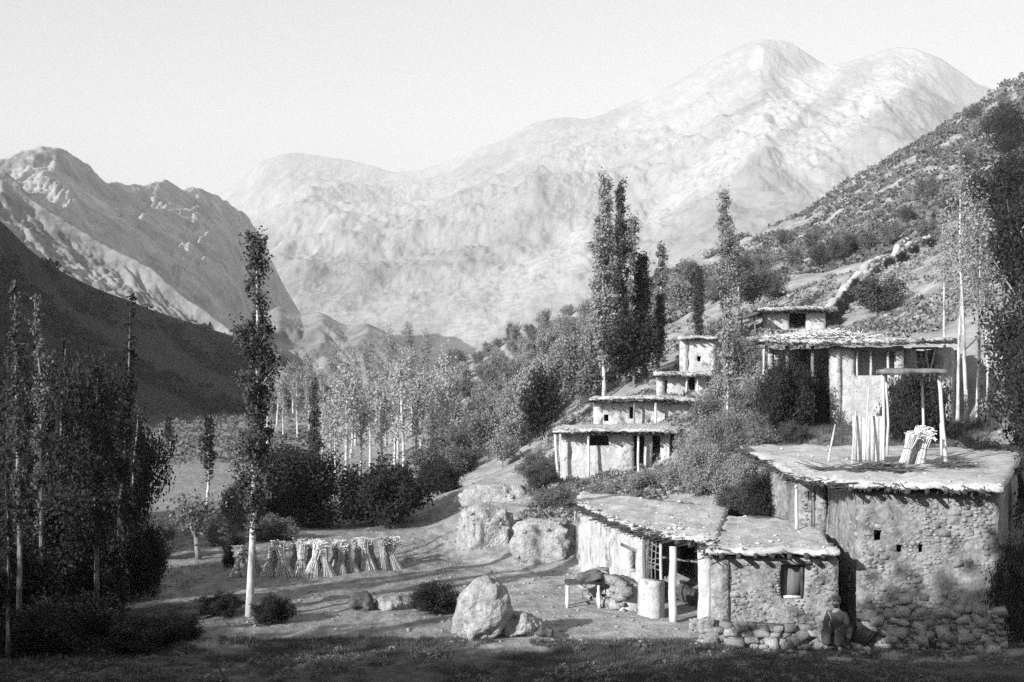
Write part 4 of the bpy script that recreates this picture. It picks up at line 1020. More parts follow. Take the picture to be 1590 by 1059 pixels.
# ---- long upper house
A_f = [G(1290, 53), G(1404, 53), G(1404, 54.6), G(1478, 54.6), G(1485, 59), G(1186, 59), G(1186, 56.5), G(1290, 56.5)]
wa = lambda a, b, t, bt: wallhole(1290, 53, 1404, 53, a, b, t, bt, 53)
wb = lambda a, b, t, bt: wallhole(1404, 54.6, 1478, 54.6, a, b, t, bt, 54.6)
lng, WA, roofA = house('long_house', 'long two-storey upper house with bright wall and posts under its roof', 'house', A_f, [4.2, 4.4, 4.4, 4.5, 4.5, 4.4, 4.3, 4.3], 8.12,
    [(*G(1176, 52.5), 8.42), (*G(1290, 52.2), 8.36), (*G(1390, 52.2), 8.38), (*G(1486, 52.6), 8.5)], [(*G(1180, 59.6), 8.75), (*G(1290, 59.6), 8.75), (*G(1390, 59.6), 8.7), (*G(1490, 59.6), 8.6)], .12,
    {0: [wa(1328, 1392, 545, 583)], 2: [wb(1424, 1452, 542, 578)], 6: [(.9, 1.7, 4.4, 6.0)]}, seed=800, beams=13, wmat='mudwall', thick=.4)
for px in (1331, 1352, 1379): post(lng, (*G(px, 53.15), ZP(584, 53) - .05), (*G(px, 53.15), 8.1), .06)
mb = MB(); mb.put(wall_mesh(G(1310, 54.3), G(1403, 54.3), 6.4, 8.1, .3, seed=811)); part('wall', mb, M['mudwall'], lng, label='inner wall of the upper storey behind the posts')
mb = MB(); mb.put(box((*((G(1312, 53.9) + G(1400, 53.9)) / 2), 6.72), (2.5, 1.6, .16))); part('floor', mb, M['wood'], lng)
for px in (1190, 1222, 1262): post(lng, (*G(px, 53), 4.2), (*G(px, 53), 8.15), .085, mat='wood')
for a, b in [((1440, 54.2, 5.9), (1452, 54.2, 8.1)), ((1452, 54.3, 5.9), (1436, 54.3, 8.1))]: post(lng, (*G(a[0], a[1]), a[2]), (*G(b[0], b[1]), b[2]), .05)

# ---- top house
wc = lambda a, b, t, bt: wallhole(1186, 85, 1282, 85, a, b, t, bt, 85)
top, WC, _r = house('hill_house', 'small house highest on the slope with a black doorway', 'house', [G(1186, 85), G(1282, 85), G(1282, 90), G(1186, 90)], [9.3, 9.5, 9.5, 9.3], 11.5,
    [(*G(1176, 84.2), 11.75), (*G(1230, 84), 11.85), (*G(1288, 84.2), 11.86)], [(*G(1180, 90.5), 11.9), (*G(1230, 90.5), 11.9), (*G(1286, 90.5), 11.9)], .2,
    {0: [wc(1226, 1252, 479, 511)]}, seed=900, beams=6, wmat='mudwall', thick=.5)
aw = MB(); aw.put(slab([(*G(1146, 83), 11.0), (*G(1180, 83), 11.5)], [(*G(1150, 88), 11.3), (*G(1180, 88), 11.6)], .14, 6, 6, .05, .15, 903)); part('awning', aw, M['brush'], top)
for px in (1152, 1172): post(top, (*G(px, 83.5), 9.2), (*G(px, 83.5), 11.0 + (px - 1152) * .02), .07, mat='wood')

# ------------------------------------------------------------------ timber loft on the large roof
def zroof(Y): return 3.9 + (Y - 32.5) / 12.5 * .38
lo = thing('timber_loft', 'open timber loft of pale poles standing on the large earth roof', 'loft', (*G(1400, 38.5), zroof(38.5)))
BL = {}
zl = ZP(580, 38.5)
for (a, Ya), (b, Yb), r_ in [((1372, 37.9), (1371, 37.9), .05), ((1469, 37.9), (1457, 37.9), .065), ((1436, 40.3), (1430, 40.3), .045), ((1378, 40.4), (1376, 40.4), .045), ((1462, 40.4), (1458, 40.4), .045)]:
    post(lo, (*G(a, Ya), zroof(Ya) - .05), (*G(b, Yb), zl), r_)
mb = MB(); mb.put(slab([(*G(1366, 37.6), zl + .14), (*G(1470, 37.6), zl + .16)], [(*G(1364, 40.8), zl + .16), (*G(1468, 40.8), zl + .16)], .13, 10, 8, .03, .06, 951)); part('platform', mb, M['wood'], lo)
for k, px in enumerate((1385, 1410, 1435, 1452)): post(lo, (*G(px, 37.4), zl - .06), (*G(px, 41), zl - .04), .055, mat='darkwood', name='joist')
M['plank'] = noisy('whitewashed_planks', [(.34, .34), (.62, .58)], 5, 10, .75, .5, 12, rand=.12, bdist=.02)
# whitewashed plank screen at its left side: each plank a part
for k in range(7):
    px = 1324 + k * 6.9; zt = ZP(648 - random.uniform(0, 2.5), 38)
    mb = MB(); c0 = G(px + 3.5, 38.0 + random.uniform(-.012, .012)); mb.put(box((*c0, (zroof(38) + zt) / 2), (.132, .03, zt - zroof(38)), random.uniform(-.004, .004), .003)); part('plank', mb, M['plank'], lo)
mb = MB(); mb.put(box((*G(1349, 38.12), zroof(38) + .5), (1.0, .05, .08))); part('batten', mb, M['wood'], lo)
LP = 'poles leaning on the timber loft'
for k, ((a, Ya, za), (b, Yb, zb_), lab) in enumerate([((1286, 38.4, 0), (1297, 38.9, 1.12), 'thin pale pole leaning free at the far left of the loft'), ((1323, 37.6, 0), (1329, 37.95, 1.6), 'thin pale pole leaning against the left end of the plank screen'), ((1342, 37.3, 0), (1349, 37.9, 2.3), 'tall pale pole leaning against the middle of the plank screen')]):
    mb = MB(); z0 = zroof(Ya); mb.put(tube([(*G(a, Ya), z0 - .02), (*(G(a, Ya) * .5 + G(b, Yb) * .5), z0 + za / 2 + zb_ / 2 + .02), (*G(b, Yb), z0 + zb_)], [.035, .032, .025], 7))
    o = solo('leaning_pole', mb, M['palewood'], lab, 'pole', LP, smooth=True, loc=(*G(a, Ya), z0))

def stalk_bundle(seed, h, r0, rw, r1, n, lean=(0, 0), waist=.55, th=.007):
    """a tied bundle: stalks spread at foot and head and drawn in at the band"""
    r = np.random.default_rng(seed); mb = MB()
    for k in range(n):
        a = r.uniform(0, 2 * PI); q = math.sqrt(r.uniform()); L = h * r.uniform(.8, 1.05)
        t = np.array([0, waist, 1]); rad = np.array([r0, rw, r1]) * q
        a1 = a + r.normal() * .25; an = [a, a, a1]
        pts = [(rad[i] * math.cos(an[i]) + lean[0] * t[i] * h, rad[i] * math.sin(an[i]) + lean[1] * t[i] * h, t[i] * L) for i in range(3)]
        pts.append((pts[2][0] * 1.0 + r.normal() * .05 + (pts[2][0] - pts[1][0]) * .5, pts[2][1] + (pts[2][1] - pts[1][1]) * .5 + r.normal() * .05, pts[2][2] + .03 - abs(r.normal()) * .06))
        mb.put(tube(pts, [th, th, th * 1.3, th * 2.0], 3, cap=False))
    return mb
def band(seed, h, rw, lean, waist=.55):
    mb = MB(); a = np.linspace(0, 2 * PI, 13); c_ = np.array([lean[0] * waist * h, lean[1] * waist * h, waist * h * .92])
    mb.put(tube(np.stack([np.cos(a) * rw * 1.02, np.sin(a) * rw * 1.02, .02 * np.sin(a * 2)], -1) + c_, .014, 5, cap=False)); return mb
def sheaf(name, label, cat, loc, seed, h, r0, rw, r1, n, lean, mat, group=None, th=.007):
    o = thing(name, label, cat, loc, group); BASE[o.name] = np.zeros(3)
    part('stalks', stalk_bundle(seed, h, r0, rw, r1, n, lean, th=th), M[mat], o); part('band', band(seed, h, rw, lean), M['wood'], o)
    return o

# ---- grain sheaves stooked in the field
SH = 'grain sheaves standing in a row in the field'
protos = []
ORD = ['first', 'second', 'third', 'fourth', 'fifth', 'sixth', 'seventh', 'eighth', 'ninth', 'tenth', 'eleventh', 'twelfth', 'thirteenth', 'fourteenth', 'fifteenth', 'sixteenth', 'seventeenth', 'eighteenth', 'nineteenth', 'twentieth', 'twenty-first', 'twenty-second', 'twenty-third', 'twenty-fourth', 'twenty-fifth', 'twenty-sixth', 'twenty-seventh', 'twenty-eighth']
leans = [(.16, .02), (-.16, .03), (.05, .14), (-.22, -.04), (.24, .05), (-.06, -.12)]
sx = np.concatenate([np.linspace(366, 440, 7), np.linspace(454, 612, 16)])
for k, px in enumerate(sx):
    px = px + rng.uniform(-3, 3); Y = np.interp(px, [366, 440, 500, 612], [42.0, 42.0, 42.0, 44.3]) + (.35 if k % 2 else -.25) + rng.uniform(-.15, .15)
    loc = at_px(px, Y)
    rank = len(sx) - k; word = ORD[rank - 1] if rank <= len(ORD) else None
    lab = ('bright ' if px > 445 else 'shaded ') + 'tied grain sheaf, ' + ('rightmost of the row in the field' if rank == 1 else 'leftmost of the row, behind the tall poplar' if k == 0 else f'{word} from the right end of the row in the field')
    if k < 6:
        o = sheaf('grain_sheaf', lab, 'sheaf', loc, 300 + k, 1.02, .31, .095, .17, 210, leans[k], 'straw', SH, .0062); protos.append(o)
    else:
        o = copy_tree(protos[k % 6]); o.location = loc; o['label'] = lab
    o.rotation_euler = (0, 0, rng.uniform(-.5, .5) + (PI if rng.uniform() < .4 else 0)); s = rng.uniform(.85, 1.12); o.scale = (s * rng.uniform(.8, 1.1), s, s)

# ---- fodder bundles and brushwood on the large roof
FB = 'fodder bundles leaning under the loft'
for k, (px, Y, h, lean, lab) in enumerate([(1402, 37.2, 1.0, (.32, .1), 'pale stalk bundle leaning right under the loft, leftmost'), (1414, 37.6, 1.12, (.34, .1), 'pale stalk bundle leaning right under the loft, middle'), (1428, 37.4, .95, (.25, .15), 'pale stalk bundle leaning under the loft, rightmost and shortest')]):
    sheaf('fodder_bundle', lab, 'bundle', (*G(px, Y), zroof(Y) - .02), 340 + k, h, .16, .11, .2, 90, lean, 'straw', FB, .012)
def twig_pile(seed, n, L, w, d, h, r_=.014):
    r = np.random.default_rng(seed); mb = MB()
    for k in range(n):
        p = np.array([r.uniform(-w, w), r.uniform(-d, d), 0]); p[2] = h * (1 - (p[0] / w) ** 2) * (1 - (p[1] / d) ** 2) * r.uniform(.1, 1) + r_
        a = r.normal() * .5 + (PI if r.uniform() < .5 else 0); v = np.array([math.cos(a), math.sin(a), r.normal() * .18]) * L * r.uniform(.5, 1)
        q = p + v; q[2] = max(r_, q[2])
        mb.put(tube([p, (p + q) / 2 + r.normal(size=3) * .02, q], [r_, r_ * .9, r_ * .5], 4, cap=False))
    return mb
for px, Y, n, w, h, lab in [(1360, 35.0, 150, .85, .28, 'dark brushwood heap on the large roof below the plank screen'), (1296, 35.3, 40, .3, .1, 'small scatter of twigs on the left part of the large roof'), (1480, 36.4, 60, .28, .35, 'ragged brushwood at the foot of the right loft post')]:
    mb = twig_pile(int(px), n, .9, w, .3, h); loc = np.array([*G(px, Y), zroof(Y)])
    mb.V = [v + loc for v in mb.V]
    solo('brushwood_heap', mb, M['brush'], lab, 'brushwood', loc=loc)
# straw spread on the long house roof
hay = MB()
for k in range(650):
    x_, y_ = G(1185, 53.4) + (G(1360, 53.4) - G(1185, 53.4)) * rng.uniform(), 0
    x_, y_ = (G(1195, 54) * (1 - (t_ := rng.uniform())) + G(1360, 54) * t_) + np.array([0, rng.uniform(-.9, 1.2)])
    hh = .32 * math.exp(-((t_ - .55) / .33) ** 2) * rng.uniform(.0, 1)
    zz_ = 8.45 + (y_ - 52.5) * .055 + hh; a = rng.uniform(0, 2 * PI); v = np.array([math.cos(a), math.sin(a), rng.normal() * .25]) * .3
    hay.put(tube([np.array([x_, y_, zz_]) - v, np.array([x_, y_, zz_]) + v], .02, 3, cap=False))
solo('straw_heap', hay, M['straw'], 'pale straw spread along the roof of the long upper house', 'straw', loc=(*G(1280, 54), 8.45))

# ------------------------------------------------------------------ dry stone walls
def dry_wall(label, pts, h, th, seed, size=.34, rng_z=.25, mat='stone', group='dry stone walls'):
    """loose stones in courses along a line of (px, Y); each stone a part"""
    r = np.random.default_rng(seed); xy = np.array([G(*p[:2]) for p in pts]); hs = [p[2] if len(p) > 2 else h for p in pts]
    seg = np.r_[0, np.cumsum(np.linalg.norm(np.diff(xy, axis=0), axis=1))]; L = seg[-1]
    mid = np.array([np.interp(L / 2, seg, xy[:, 0]), np.interp(L / 2, seg, xy[:, 1])]); z0 = gz(*mid)
    w = thing('dry_stone_wall', label, 'stone wall', (*mid, z0), group); w['kind'] = 'thing'
    shapes = []
    for k in range(6):
        mb = MB(); mb.put(rock((0, 0, 0), (.5, .42, .36), 1, .36, seed + k, sq=.58) if k % 3 == 0 else block((.98, .84, .72), r, .15)); shapes.append(new_mesh('stone', mb, mat=M[mat]))
    at = lambda q: np.array([np.interp(q, seg, xy[:, 0]), np.interp(q, seg, xy[:, 1])])
    core = MB(); n = 0
    m = max(3, int(L / .4)); qs = np.linspace(.1, L - .1, m); ln = np.array([at(q) for q in qs]); gzs = ground_z(ln[:, 0], ln[:, 1])
    lowz = []
    for q, p_, g_ in zip(qs, ln, gzs):
        d = at(min(L, q + .05)) - at(max(0, q - .05)); d /= np.linalg.norm(d) + 1e-9; nn = np.array([d[1], -d[0]])
        g2 = float(ground_z(np.array([p_[0] + nn[0] * th * .5]), np.array([p_[1] + nn[1] * th * .5]))[0]); lowz.append(min(g_, g2))
    k = 0
    zz = 0.0
    hmax = max(hs)
    while zz < hmax:
        q = r.uniform(0, size * .5)
        while q < L:
            hh = np.interp(q, seg, hs) * (1 + rng_z * .5 * vn(q * .9, seed)); s = size * (.5 + 1.2 * r.uniform() ** 1.8)
            if zz < hh:
                p_ = at(q); d = at(min(L, q + .05)) - at(max(0, q - .05)); d /= np.linalg.norm(d) + 1e-9; nn = np.array([d[1], -d[0]])
                base_z = np.interp(q, qs, lowz); off = th * .42 - zz * .12 + r.normal() * .04
                if n < 290:
                    o = bpy.data.objects.new('stone', shapes[k % 6]); COL.objects.link(o); o.parent = w
                    o.location = (p_[0] + nn[0] * off - mid[0], p_[1] + nn[1] * off - mid[1], base_z + zz + s * .25 - z0)
                    o.rotation_euler = (r.normal() * .15, r.normal() * .15, math.atan2(d[1], d[0]) + r.normal() * .2); o.scale = (s * r.uniform(.8, 1.25), s, s * r.uniform(.75, 1.1)); n += 1
                k += 1
            q += s * .85
        zz += size * .55
    # earth and rubble filling behind the face
    V = []; F = []; 
    for i, (q, p_) in enumerate(zip(qs, ln)):
        d = at(min(L, q + .05)) - at(max(0, q - .05)); d /= np.linalg.norm(d) + 1e-9; nn = np.array([d[1], -d[0]])
        hh = np.interp(q, seg, hs) * (1 + rng_z * .5 * vn(q * .9, seed)) * .97; b = lowz[i]
        prof = [(th * .40, -.2), (th * .40 - hh * .12, hh * .85), (th * .2, hh), (-th * .35, hh * .97), (-th * .6, -.3)]
        for o_, z_ in prof: V.append([p_[0] + nn[0] * o_, p_[1] + nn[1] * o_, b + z_ + .04 * r.normal()])
    for i in range(m - 1):
        for j in range(4): F.append([i * 5 + j, i * 5 + 5 + j, i * 5 + 6 + j, i * 5 + 1 + j])
    F2 = [[0, 1, 2], [0, 2, 3], [0, 3, 4]]; e = (m - 1) * 5; F2 += [[e, e + 2, e + 1], [e, e + 3, e + 2], [e, e + 4, e + 3]]
    core.put((np.array(V), [np.array(F), np.array(F2)])); part('earth_core', core, M['roof'], w)
    return w
def bank(label, px, Y, s, seed, rot=0.0):
    x, y, z = at_px(px, Y); z = min(z, gz(x, y - s[1])); V, F = rock((0, 0, 0), s, 4, .16, seed, rot, 1.5, .66)
    f = V * 2.2; V = V * (1 + .05 * fbm(f[:, 0], f[:, 1], f[:, 2], seed + 4, 5, .6))[:, None]
    mb = MB(); mb.add(V + np.array([x, y, z + s[2] * .55]), F)
    o = solo('earth_bank', mb, M['bank'], label, 'bank', 'pale earth banks at the field edge', smooth=True, loc=(x, y, z))
    st = MB(); r = np.random.default_rng(seed)
    for k in range(90):
        i = r.integers(len(V)); q = .03 + .07 * r.uniform() ** 2
        if V[i, 2] < -s[2] * .4: continue
        st.put(rock(V[i] + np.array([x, y, z + s[2] * .55]), (q * 1.3, q, q * .8), 0, .3, k, r.uniform(0, 6)))
    part('rubble', st, M['stone_mix'], o, kind='stuff')
M['bank'] = noisy('stony_earth_bank', [(.34, .17), (.5, .31), (.64, .44)], 5, 11, .78, 1.0, 12, layer2=(.9, .8, 1.1), bdist=.08)
bank('low pale bank at the far end of the field, below the terrace', 768, 58.3, (1.55, .7, .72), 81)
bank('steep pale bank at the field edge, left of the dark gap', 756, 47.0, (.95, 1.0, 1.0), 82, .4)
bank('largest pale bank, between the dark gap and the porch house', 846, 44.6, (1.15, .9, .98), 83, -.2)
dry_wall('collapsed rubble heap at the foot of the bright side wall', [(928, 38.2, .5), (955, 36.4, .85), (986, 35.2, .7)], .7, .9, 4, .3)
dry_wall('stub of garden wall below the large house, left of two', [(1342, 31.2, 1.0), (1390, 30.9, 1.15), (1440, 30.7, 1.0)], 1.05, .8, 5, .26)
dry_wall('stub of garden wall below the large house, right one in shade', [(1458, 30.6, .9), (1500, 30.4, 1.1), (1556, 30.2, 1.0)], 1.05, .8, 6, .26)
dry_wall('low rubble bank under the shuttered window', [(1090, 31.3, .3), (1150, 30.9, .5), (1220, 30.8, .55), (1285, 30.9, .5)], .5, .9, 7, .26)
# retaining wall of the water channel up the hillside
ch = []
for px, py in [(1283, 508), (1300, 480), (1318, 458), (1340, 436), (1365, 415), (1395, 395), (1425, 380), (1455, 364)]:
    p = hit(px, py, 70); ch.append((px, p[1], .9))
dry_wall('long bright retaining wall of a water channel climbing the hillside', ch, .9, .9, 8, .5)
for k, (px, py, s) in enumerate([(1290, 500, .5), (1300, 482, .5), (1312, 466, .5), (1325, 448, .5), (1376, 412, .45), (1395, 402, .45), (1415, 392, .45), (1440, 380, .45)]):
    p = hit(px + 6, py + 6, 70); again(s1, p, ['lowest', 'second lowest', 'third lowest', 'fourth lowest', 'fourth highest', 'third highest', 'second highest', 'highest'][k] + ' dark bush in the row hugging the water channel wall', k, (s * .55, s * .55, s * .7), 'leafdark')['group'] = 'dark bushes along the water channel'

# ------------------------------------------------------------------ boulders and rocks
def boulder(label, px, Y, s, seed, mat='boulder', sub=4, rot=0, name='boulder', lean=0.0, rough=.3, sq=.8):
    x, y, z = at_px(px, Y); V, F = rock((0, 0, 0), s, sub, rough, seed, rot, 1.3, sq)
    V[:, 0] += lean * V[:, 2]
    f = V * 4; V = V * (1 + .03 * fbm(f[:, 0], f[:, 1], f[:, 2], seed + 4, 4))[:, None]
    mb = MB(); mb.add(V + np.array([x, y, z + s[2] * .72]), F)
    return solo(name, mb, M[mat], label, 'rock', smooth=True, loc=(x, y, z))
boulder('big pale hump-backed boulder in the foreground yard', 748, 31.4, (.64, .6, .86), 5, 'bank', lean=.24, rough=.22, sq=.92)
boulder('grey boulder leaning against the big pale one', 806, 31.8, (.5, .42, .34), 6, 'bank')
boulder('small dark rock in the yard right of the big boulder', 846, 31.6, (.2, .2, .16), 7, 'darkstone', 3)
boulder('dark round rock in the field below the sheaves', 560, 35.4, (.3, .28, .27), 8, 'darkstone', 3)
boulder('pale flat rock next to the dark round rock', 604, 35.6, (.36, .3, .22), 9, 'boulder', 3)
boulder('pale rounded stone at the feet of the seated figure', 1331, 30.6, (.15, .13, .1), 10, 'boulder', 3)
boulder('second pale stone at the feet of the seated figure', 1345, 30.4, (.12, .1, .08), 12, 'boulder', 3)
boulder('pale round stone at the porch corner', 1098, 31.9, (.26, .2, .3), 13, 'boulder', 3)
boulder('small pale stone inside the porch threshold', 1078, 32.5, (.13, .1, .2), 14, 'boulder', 3)
boulder('small dark stone on the pale terrace by the field wall', 768, 50, (.18, .16, .14), 15, 'darkstone', 3)
boulder('pale rock in the shaded left foreground under the trees', 130, 31.6, (.35, .3, .3), 16, 'boulder', 3)

# ------------------------------------------------------------------ wooden table by the porch
x, y, z = at_px(905, 35.9)
tb = thing('wooden_table', 'rough low wooden table standing by the bright side wall', 'table', (x, y, z))
for k in range(4): board(tb, (x, y - .27 + k * .18, z + .70), (1.05, .165, .05), 'darkwood')
for sx_ in (-.44, .44):
    for sy_ in (-.26, .26): post(tb, (x + sx_ * 1.05, y + sy_, z - .03), (x + sx_, y + sy_, z + .68), .05, mat='palewood', name='leg')
for sx_ in (-.44, .44): post(tb, (x + sx_, y - .26, z + .35), (x + sx_, y + .26, z + .35), .025, mat='wood', name='stretcher')
hp = MB()
hp.put(rock((x + .25, y + .1, z + .725 + .13), (.34, .24, .17), 3, .3, 41)); 
solo('sack', hp, M['cloth2'], 'dark sack lying on the low wooden table', 'sack', smooth=True, loc=(x + .25, y + .1, z + .725))
# clay jars in the porch
JG = 'dark clay jars in the porch'
for k, (px, Y, s, lab) in enumerate([(1062, 36.2, 1.0, 'dark clay jar in the open porch, tallest'), (1076, 35.6, .8, 'dark clay jar in the open porch, middle one'), (1088, 35.2, .65, 'dark clay jar in the open porch, smallest')]):
    x, y, z = at_px(px, Y); pr = [(0, .13), (.1, .2), (.28, .26), (.42, .22), (.52, .12), (.6, .14)]
    mb = MB(); a = np.linspace(0, 2 * PI, 17)[:-1]; V = np.array([[r_ * s * math.cos(t), r_ * s * math.sin(t), h_ * s] for h_, r_ in pr for t in a]) + (x, y, z)
    ii = np.arange(5)[:, None] * 16; jj = np.arange(16)[None]; F = np.stack([ii + jj, ii + (jj + 1) % 16, ii + 16 + (jj + 1) % 16, ii + 16 + jj], -1).reshape(-1, 4)
    mb.add(V, F); solo('clay_jar', mb, M['darkstone'], lab, 'jar', JG, smooth=True, loc=(x, y, z))

# ------------------------------------------------------------------ seated person
def skin_body(name, joints, edges, radii, mat, parent, levels=2, root=0):
    me = bpy.data.meshes.new(name); me.from_pydata([tuple(j) for j in joints], edges, []); o = bpy.data.objects.new(name, me); COL.objects.link(o)
    md = o.modifiers.new('skin', 'SKIN'); md.use_smooth_shade = True
    for i, rr_ in enumerate(radii): me.skin_vertices[0].data[i].radius = (rr_, rr_) if not hasattr(rr_, '__len__') else rr_
    for i in range(len(joints)): me.skin_vertices[0].data[i].use_root = (i == root)
    o.modifiers.new('sub', 'SUBSURF').levels = levels; o.modifiers['sub'].render_levels = levels
    dg = bpy.context.evaluated_depsgraph_get(); ev = bpy.data.meshes.new_from_object(o.evaluated_get(dg))
    o.modifiers.clear(); o.data = ev; ev.name = name; ev.materials.clear(); ev.materials.append(M[mat]); ev.polygons.foreach_set('use_smooth', np.ones(len(ev.polygons), bool))
    o.parent = parent; BASE[o.name] = np.zeros(3)
    return o
px_, Yp = 1299, 30.55
x, y, z = at_px(px_, Yp)
pe = thing('person', 'person in dark robe and cap sitting on a stone by the house wall', 'person', (x, y, z)); BASE[pe.name] = np.zeros(3)
# local frame: faces left and towards the viewer (-x, -y)
J = [(0, 0, .42), (.02, .0, .62), (.02, -.01, .84), (.02, -.03, .97), (.02, -.05, 1.06),            # pelvis, waist, chest, neck base, head base
     (.01, -.065, 1.15), (.01, -.06, 1.24),                                                          # head
     (-.19, .0, .87), (-.25, -.12, .64), (-.17, -.30, .54), (-.14, -.37, .52),                       # right arm
     (.22, -.03, .87), (.30, -.13, .64), (.14, -.30, .55), (.10, -.37, .53),                         # left arm
     (-.10, -.02, .40), (-.17, -.42, .50), (-.15, -.40, .08), (-.17, -.55, .04),                     # right leg
     (.10, -.02, .40), (.18, -.42, .48), (.17, -.38, .08), (.20, -.53, .04)]                         # left leg
E = [(0, 1), (1, 2), (2, 3), (3, 4), (4, 5), (5, 6), (2, 7), (7, 8), (8, 9), (9, 10), (2, 11), (11, 12), (12, 13), (13, 14), (0, 15), (15, 16), (16, 17), (17, 18), (0, 19), (19, 20), (20, 21), (21, 22)]
R = [(.16, .13), (.15, .12), (.17, .12), .075, .058, (.085, .098), (.075, .085), .068, .05, .036, .028, .068, .05, .036, .028, .10, .07, .045, .035, .10, .07, .045, .035]
# fingers: five short chains rooted in each palm
for s, w_ in ((-1, 10), (1, 14)):
    bx_, by_, bz_ = J[w_]
    for f in range(4):
        a = (f - 1.5) * .018; ln = [.058, .068, .064, .05][f]; i0 = len(J)
        J += [(bx_ + a, by_ - .03, bz_ - .005), (bx_ + a, by_ - .03 - ln * .6, bz_ - .015), (bx_ + a, by_ - .03 - ln * .9, bz_ - .045)]
        E += [(w_, i0), (i0, i0 + 1), (i0 + 1, i0 + 2)]; R += [.010, .009, .007]
    i0 = len(J); J += [(bx_ - s * .03, by_ - .015, bz_), (bx_ - s * .045, by_ - .05, bz_ - .01)]; E += [(w_, i0), (i0, i0 + 1)]; R += [.011, .009]
body = skin_body('body', J, E, R, 'skin', pe)
# robe: a loose garment over trunk, arms and thighs
JR = [J[i] for i in (0, 1, 2, 3, 7, 8, 9, 11, 12, 13, 15, 16, 17, 19, 20, 21)]; ix = {o_: k for k, o_ in enumerate((0, 1, 2, 3, 7, 8, 9, 11, 12, 13, 15, 16, 17, 19, 20, 21))}
JR[ix[17]] = (-.13, -.40, .14); JR[ix[21]] = (.14, -.385, .14)
ER = [(ix[a], ix[b]) for a, b in [(0, 1), (1, 2), (2, 3), (2, 7), (7, 8), (8, 9), (2, 11), (11, 12), (12, 13), (0, 15), (15, 16), (16, 17), (0, 19), (19, 20), (20, 21)]]
RR = [(.20, .17), (.185, .155), (.195, .15), .085, .09, .08, .065, .09, .08, .065, .16, .14, .13, .16, .14, .13]
skin_body('robe', JR, ER, RR, 'cloth', pe)
fc_ = MB(); fc_.put(rock((.005, -.165, 1.165), (.014, .024, .03), 1, .05, 2)); part('nose', fc_, M['skin'], pe, smooth=True)
for s in (-1, 1):
    mb = MB(); mb.put(rock((.01 + s * .033, -.148, 1.195), (.012, .008, .008), 1, .0, 2)); part('eye', mb, M['hair'], pe, smooth=True)
    mb = MB(); mb.put(rock((.01 + s * .09, -.06, 1.18), (.012, .022, .034), 1, .05, 2)); part('ear', mb, M['skin'], pe, smooth=True)
mb = MB(); mb.put(rock((.008, -.148, 1.125), (.026, .008, .006), 1, .0, 2)); part('mouth', mb, M['hair'], pe, smooth=True)
mb = MB(); mb.put(rock((.008, -.125, 1.09), (.055, .04, .05), 2, .15, 3)); part('beard', mb, M['hair'], pe, smooth=True)
mb = MB(); mb.put(rock((.01, -.05, 1.27), (.105, .11, .06), 3, .06, 4)); mb.put(tube(np.array([[.01 + .098 * math.cos(t), -.055 + .103 * math.sin(t), 1.238] for t in np.linspace(0, 2 * PI, 19)]), .024, 7, cap=False)); part('cap', mb, M['cloth2'], pe, smooth=True)
pe.rotation_euler = (0, 0, math.radians(-28))
boulder('low dark stone the robed person sits on', 1300, 30.62, (.24, .22, .24), 61, 'darkstone', 3)
# carrying basket beside the person
x, y, z = at_px(1331, 30.75)
kb = thing('carrying_basket', 'dark wicker carrying basket tipped beside the seated person', 'basket', (x, y, z + .02)); BASE[kb.name] = np.zeros(3)
wk = MB(); pr = np.linspace(0, 1, 9)
for h_ in pr:
    r_ = .17 + .15 * h_; a = np.linspace(0, 2 * PI, 21); wk.put(tube(np.stack([np.cos(a) * r_, np.sin(a) * r_, np.full(21, h_ * .55)], -1), .021, 5, cap=False))
for k in range(18):
    t = k / 18 * 2 * PI; wk.put(tube([(.17 * math.cos(t), .17 * math.sin(t), 0), (.32 * math.cos(t), .32 * math.sin(t), .56)], .016, 5))
part('weave', wk, M['darkwood'], kb)
mb = MB(); a = np.linspace(0, 2 * PI, 21)[:-1]; V = np.array([[rr_ * math.cos(t), rr_ * math.sin(t), h_] for h_, rr_ in ((.01, .001), (.01, .165), (.53, .305)) for t in a])
ii = np.arange(2)[:, None] * 20; jj = np.arange(20)[None]; mb.add(V, np.stack([ii + jj, ii + (jj + 1) % 20, ii + 20 + (jj + 1) % 20, ii + 20 + jj], -1).reshape(-1, 4)); part('lining', mb, M['brush'], kb)
kb.rotation_euler = (math.radians(10), math.radians(24), 0); kb.location.z += .06

# ------------------------------------------------------------------ ground cover
def tufts(n, region, hmin, hmax, seed, mat, name, dens=None):
    r = np.random.default_rng(seed); px = r.uniform(region[0], region[1], n); Y = np.exp(r.uniform(math.log(region[2]), math.log(region[3]), n))
    x = (px - 795) / FPX * Y; keep = vn(x * .35, Y * .35, 0, seed) + .35 * vn(x * 1.3, Y * 1.3, 0, seed + 1) > (dens if dens is not None else -.1)
    x, Y = x[keep], Y[keep]; z = ground_z(x, Y); k = 9; m = len(x)
    x = np.repeat(x, k) + r.normal(size=m * k) * .07; Y = np.repeat(Y, k) + r.normal(size=m * k) * .07; z = np.repeat(z, k)
    h = r.uniform(hmin, hmax, m * k); a = r.uniform(0, 2 * PI, m * k); w = .007 + .005 * r.uniform(size=m * k); bend = h * r.uniform(.1, .7, m * k); b = r.uniform(0, 2 * PI, m * k)
    V = np.stack([np.stack([x - w * np.cos(a), Y - w * np.sin(a), z - .02], -1), np.stack([x + w * np.cos(a), Y + w * np.sin(a), z - .02], -1), np.stack([x + bend * np.cos(b), Y + bend * np.sin(b), z + h], -1)], 1).reshape(-1, 3)
    mb = MB(); mb.add(V, np.arange(m * k * 3).reshape(-1, 3)); return solo(name, mb, M[mat], kind='stuff')
tufts(16000, (-60, 1640, 26.5, 31.5), .03, .13, 1, 'grass', 'grass', -.3)
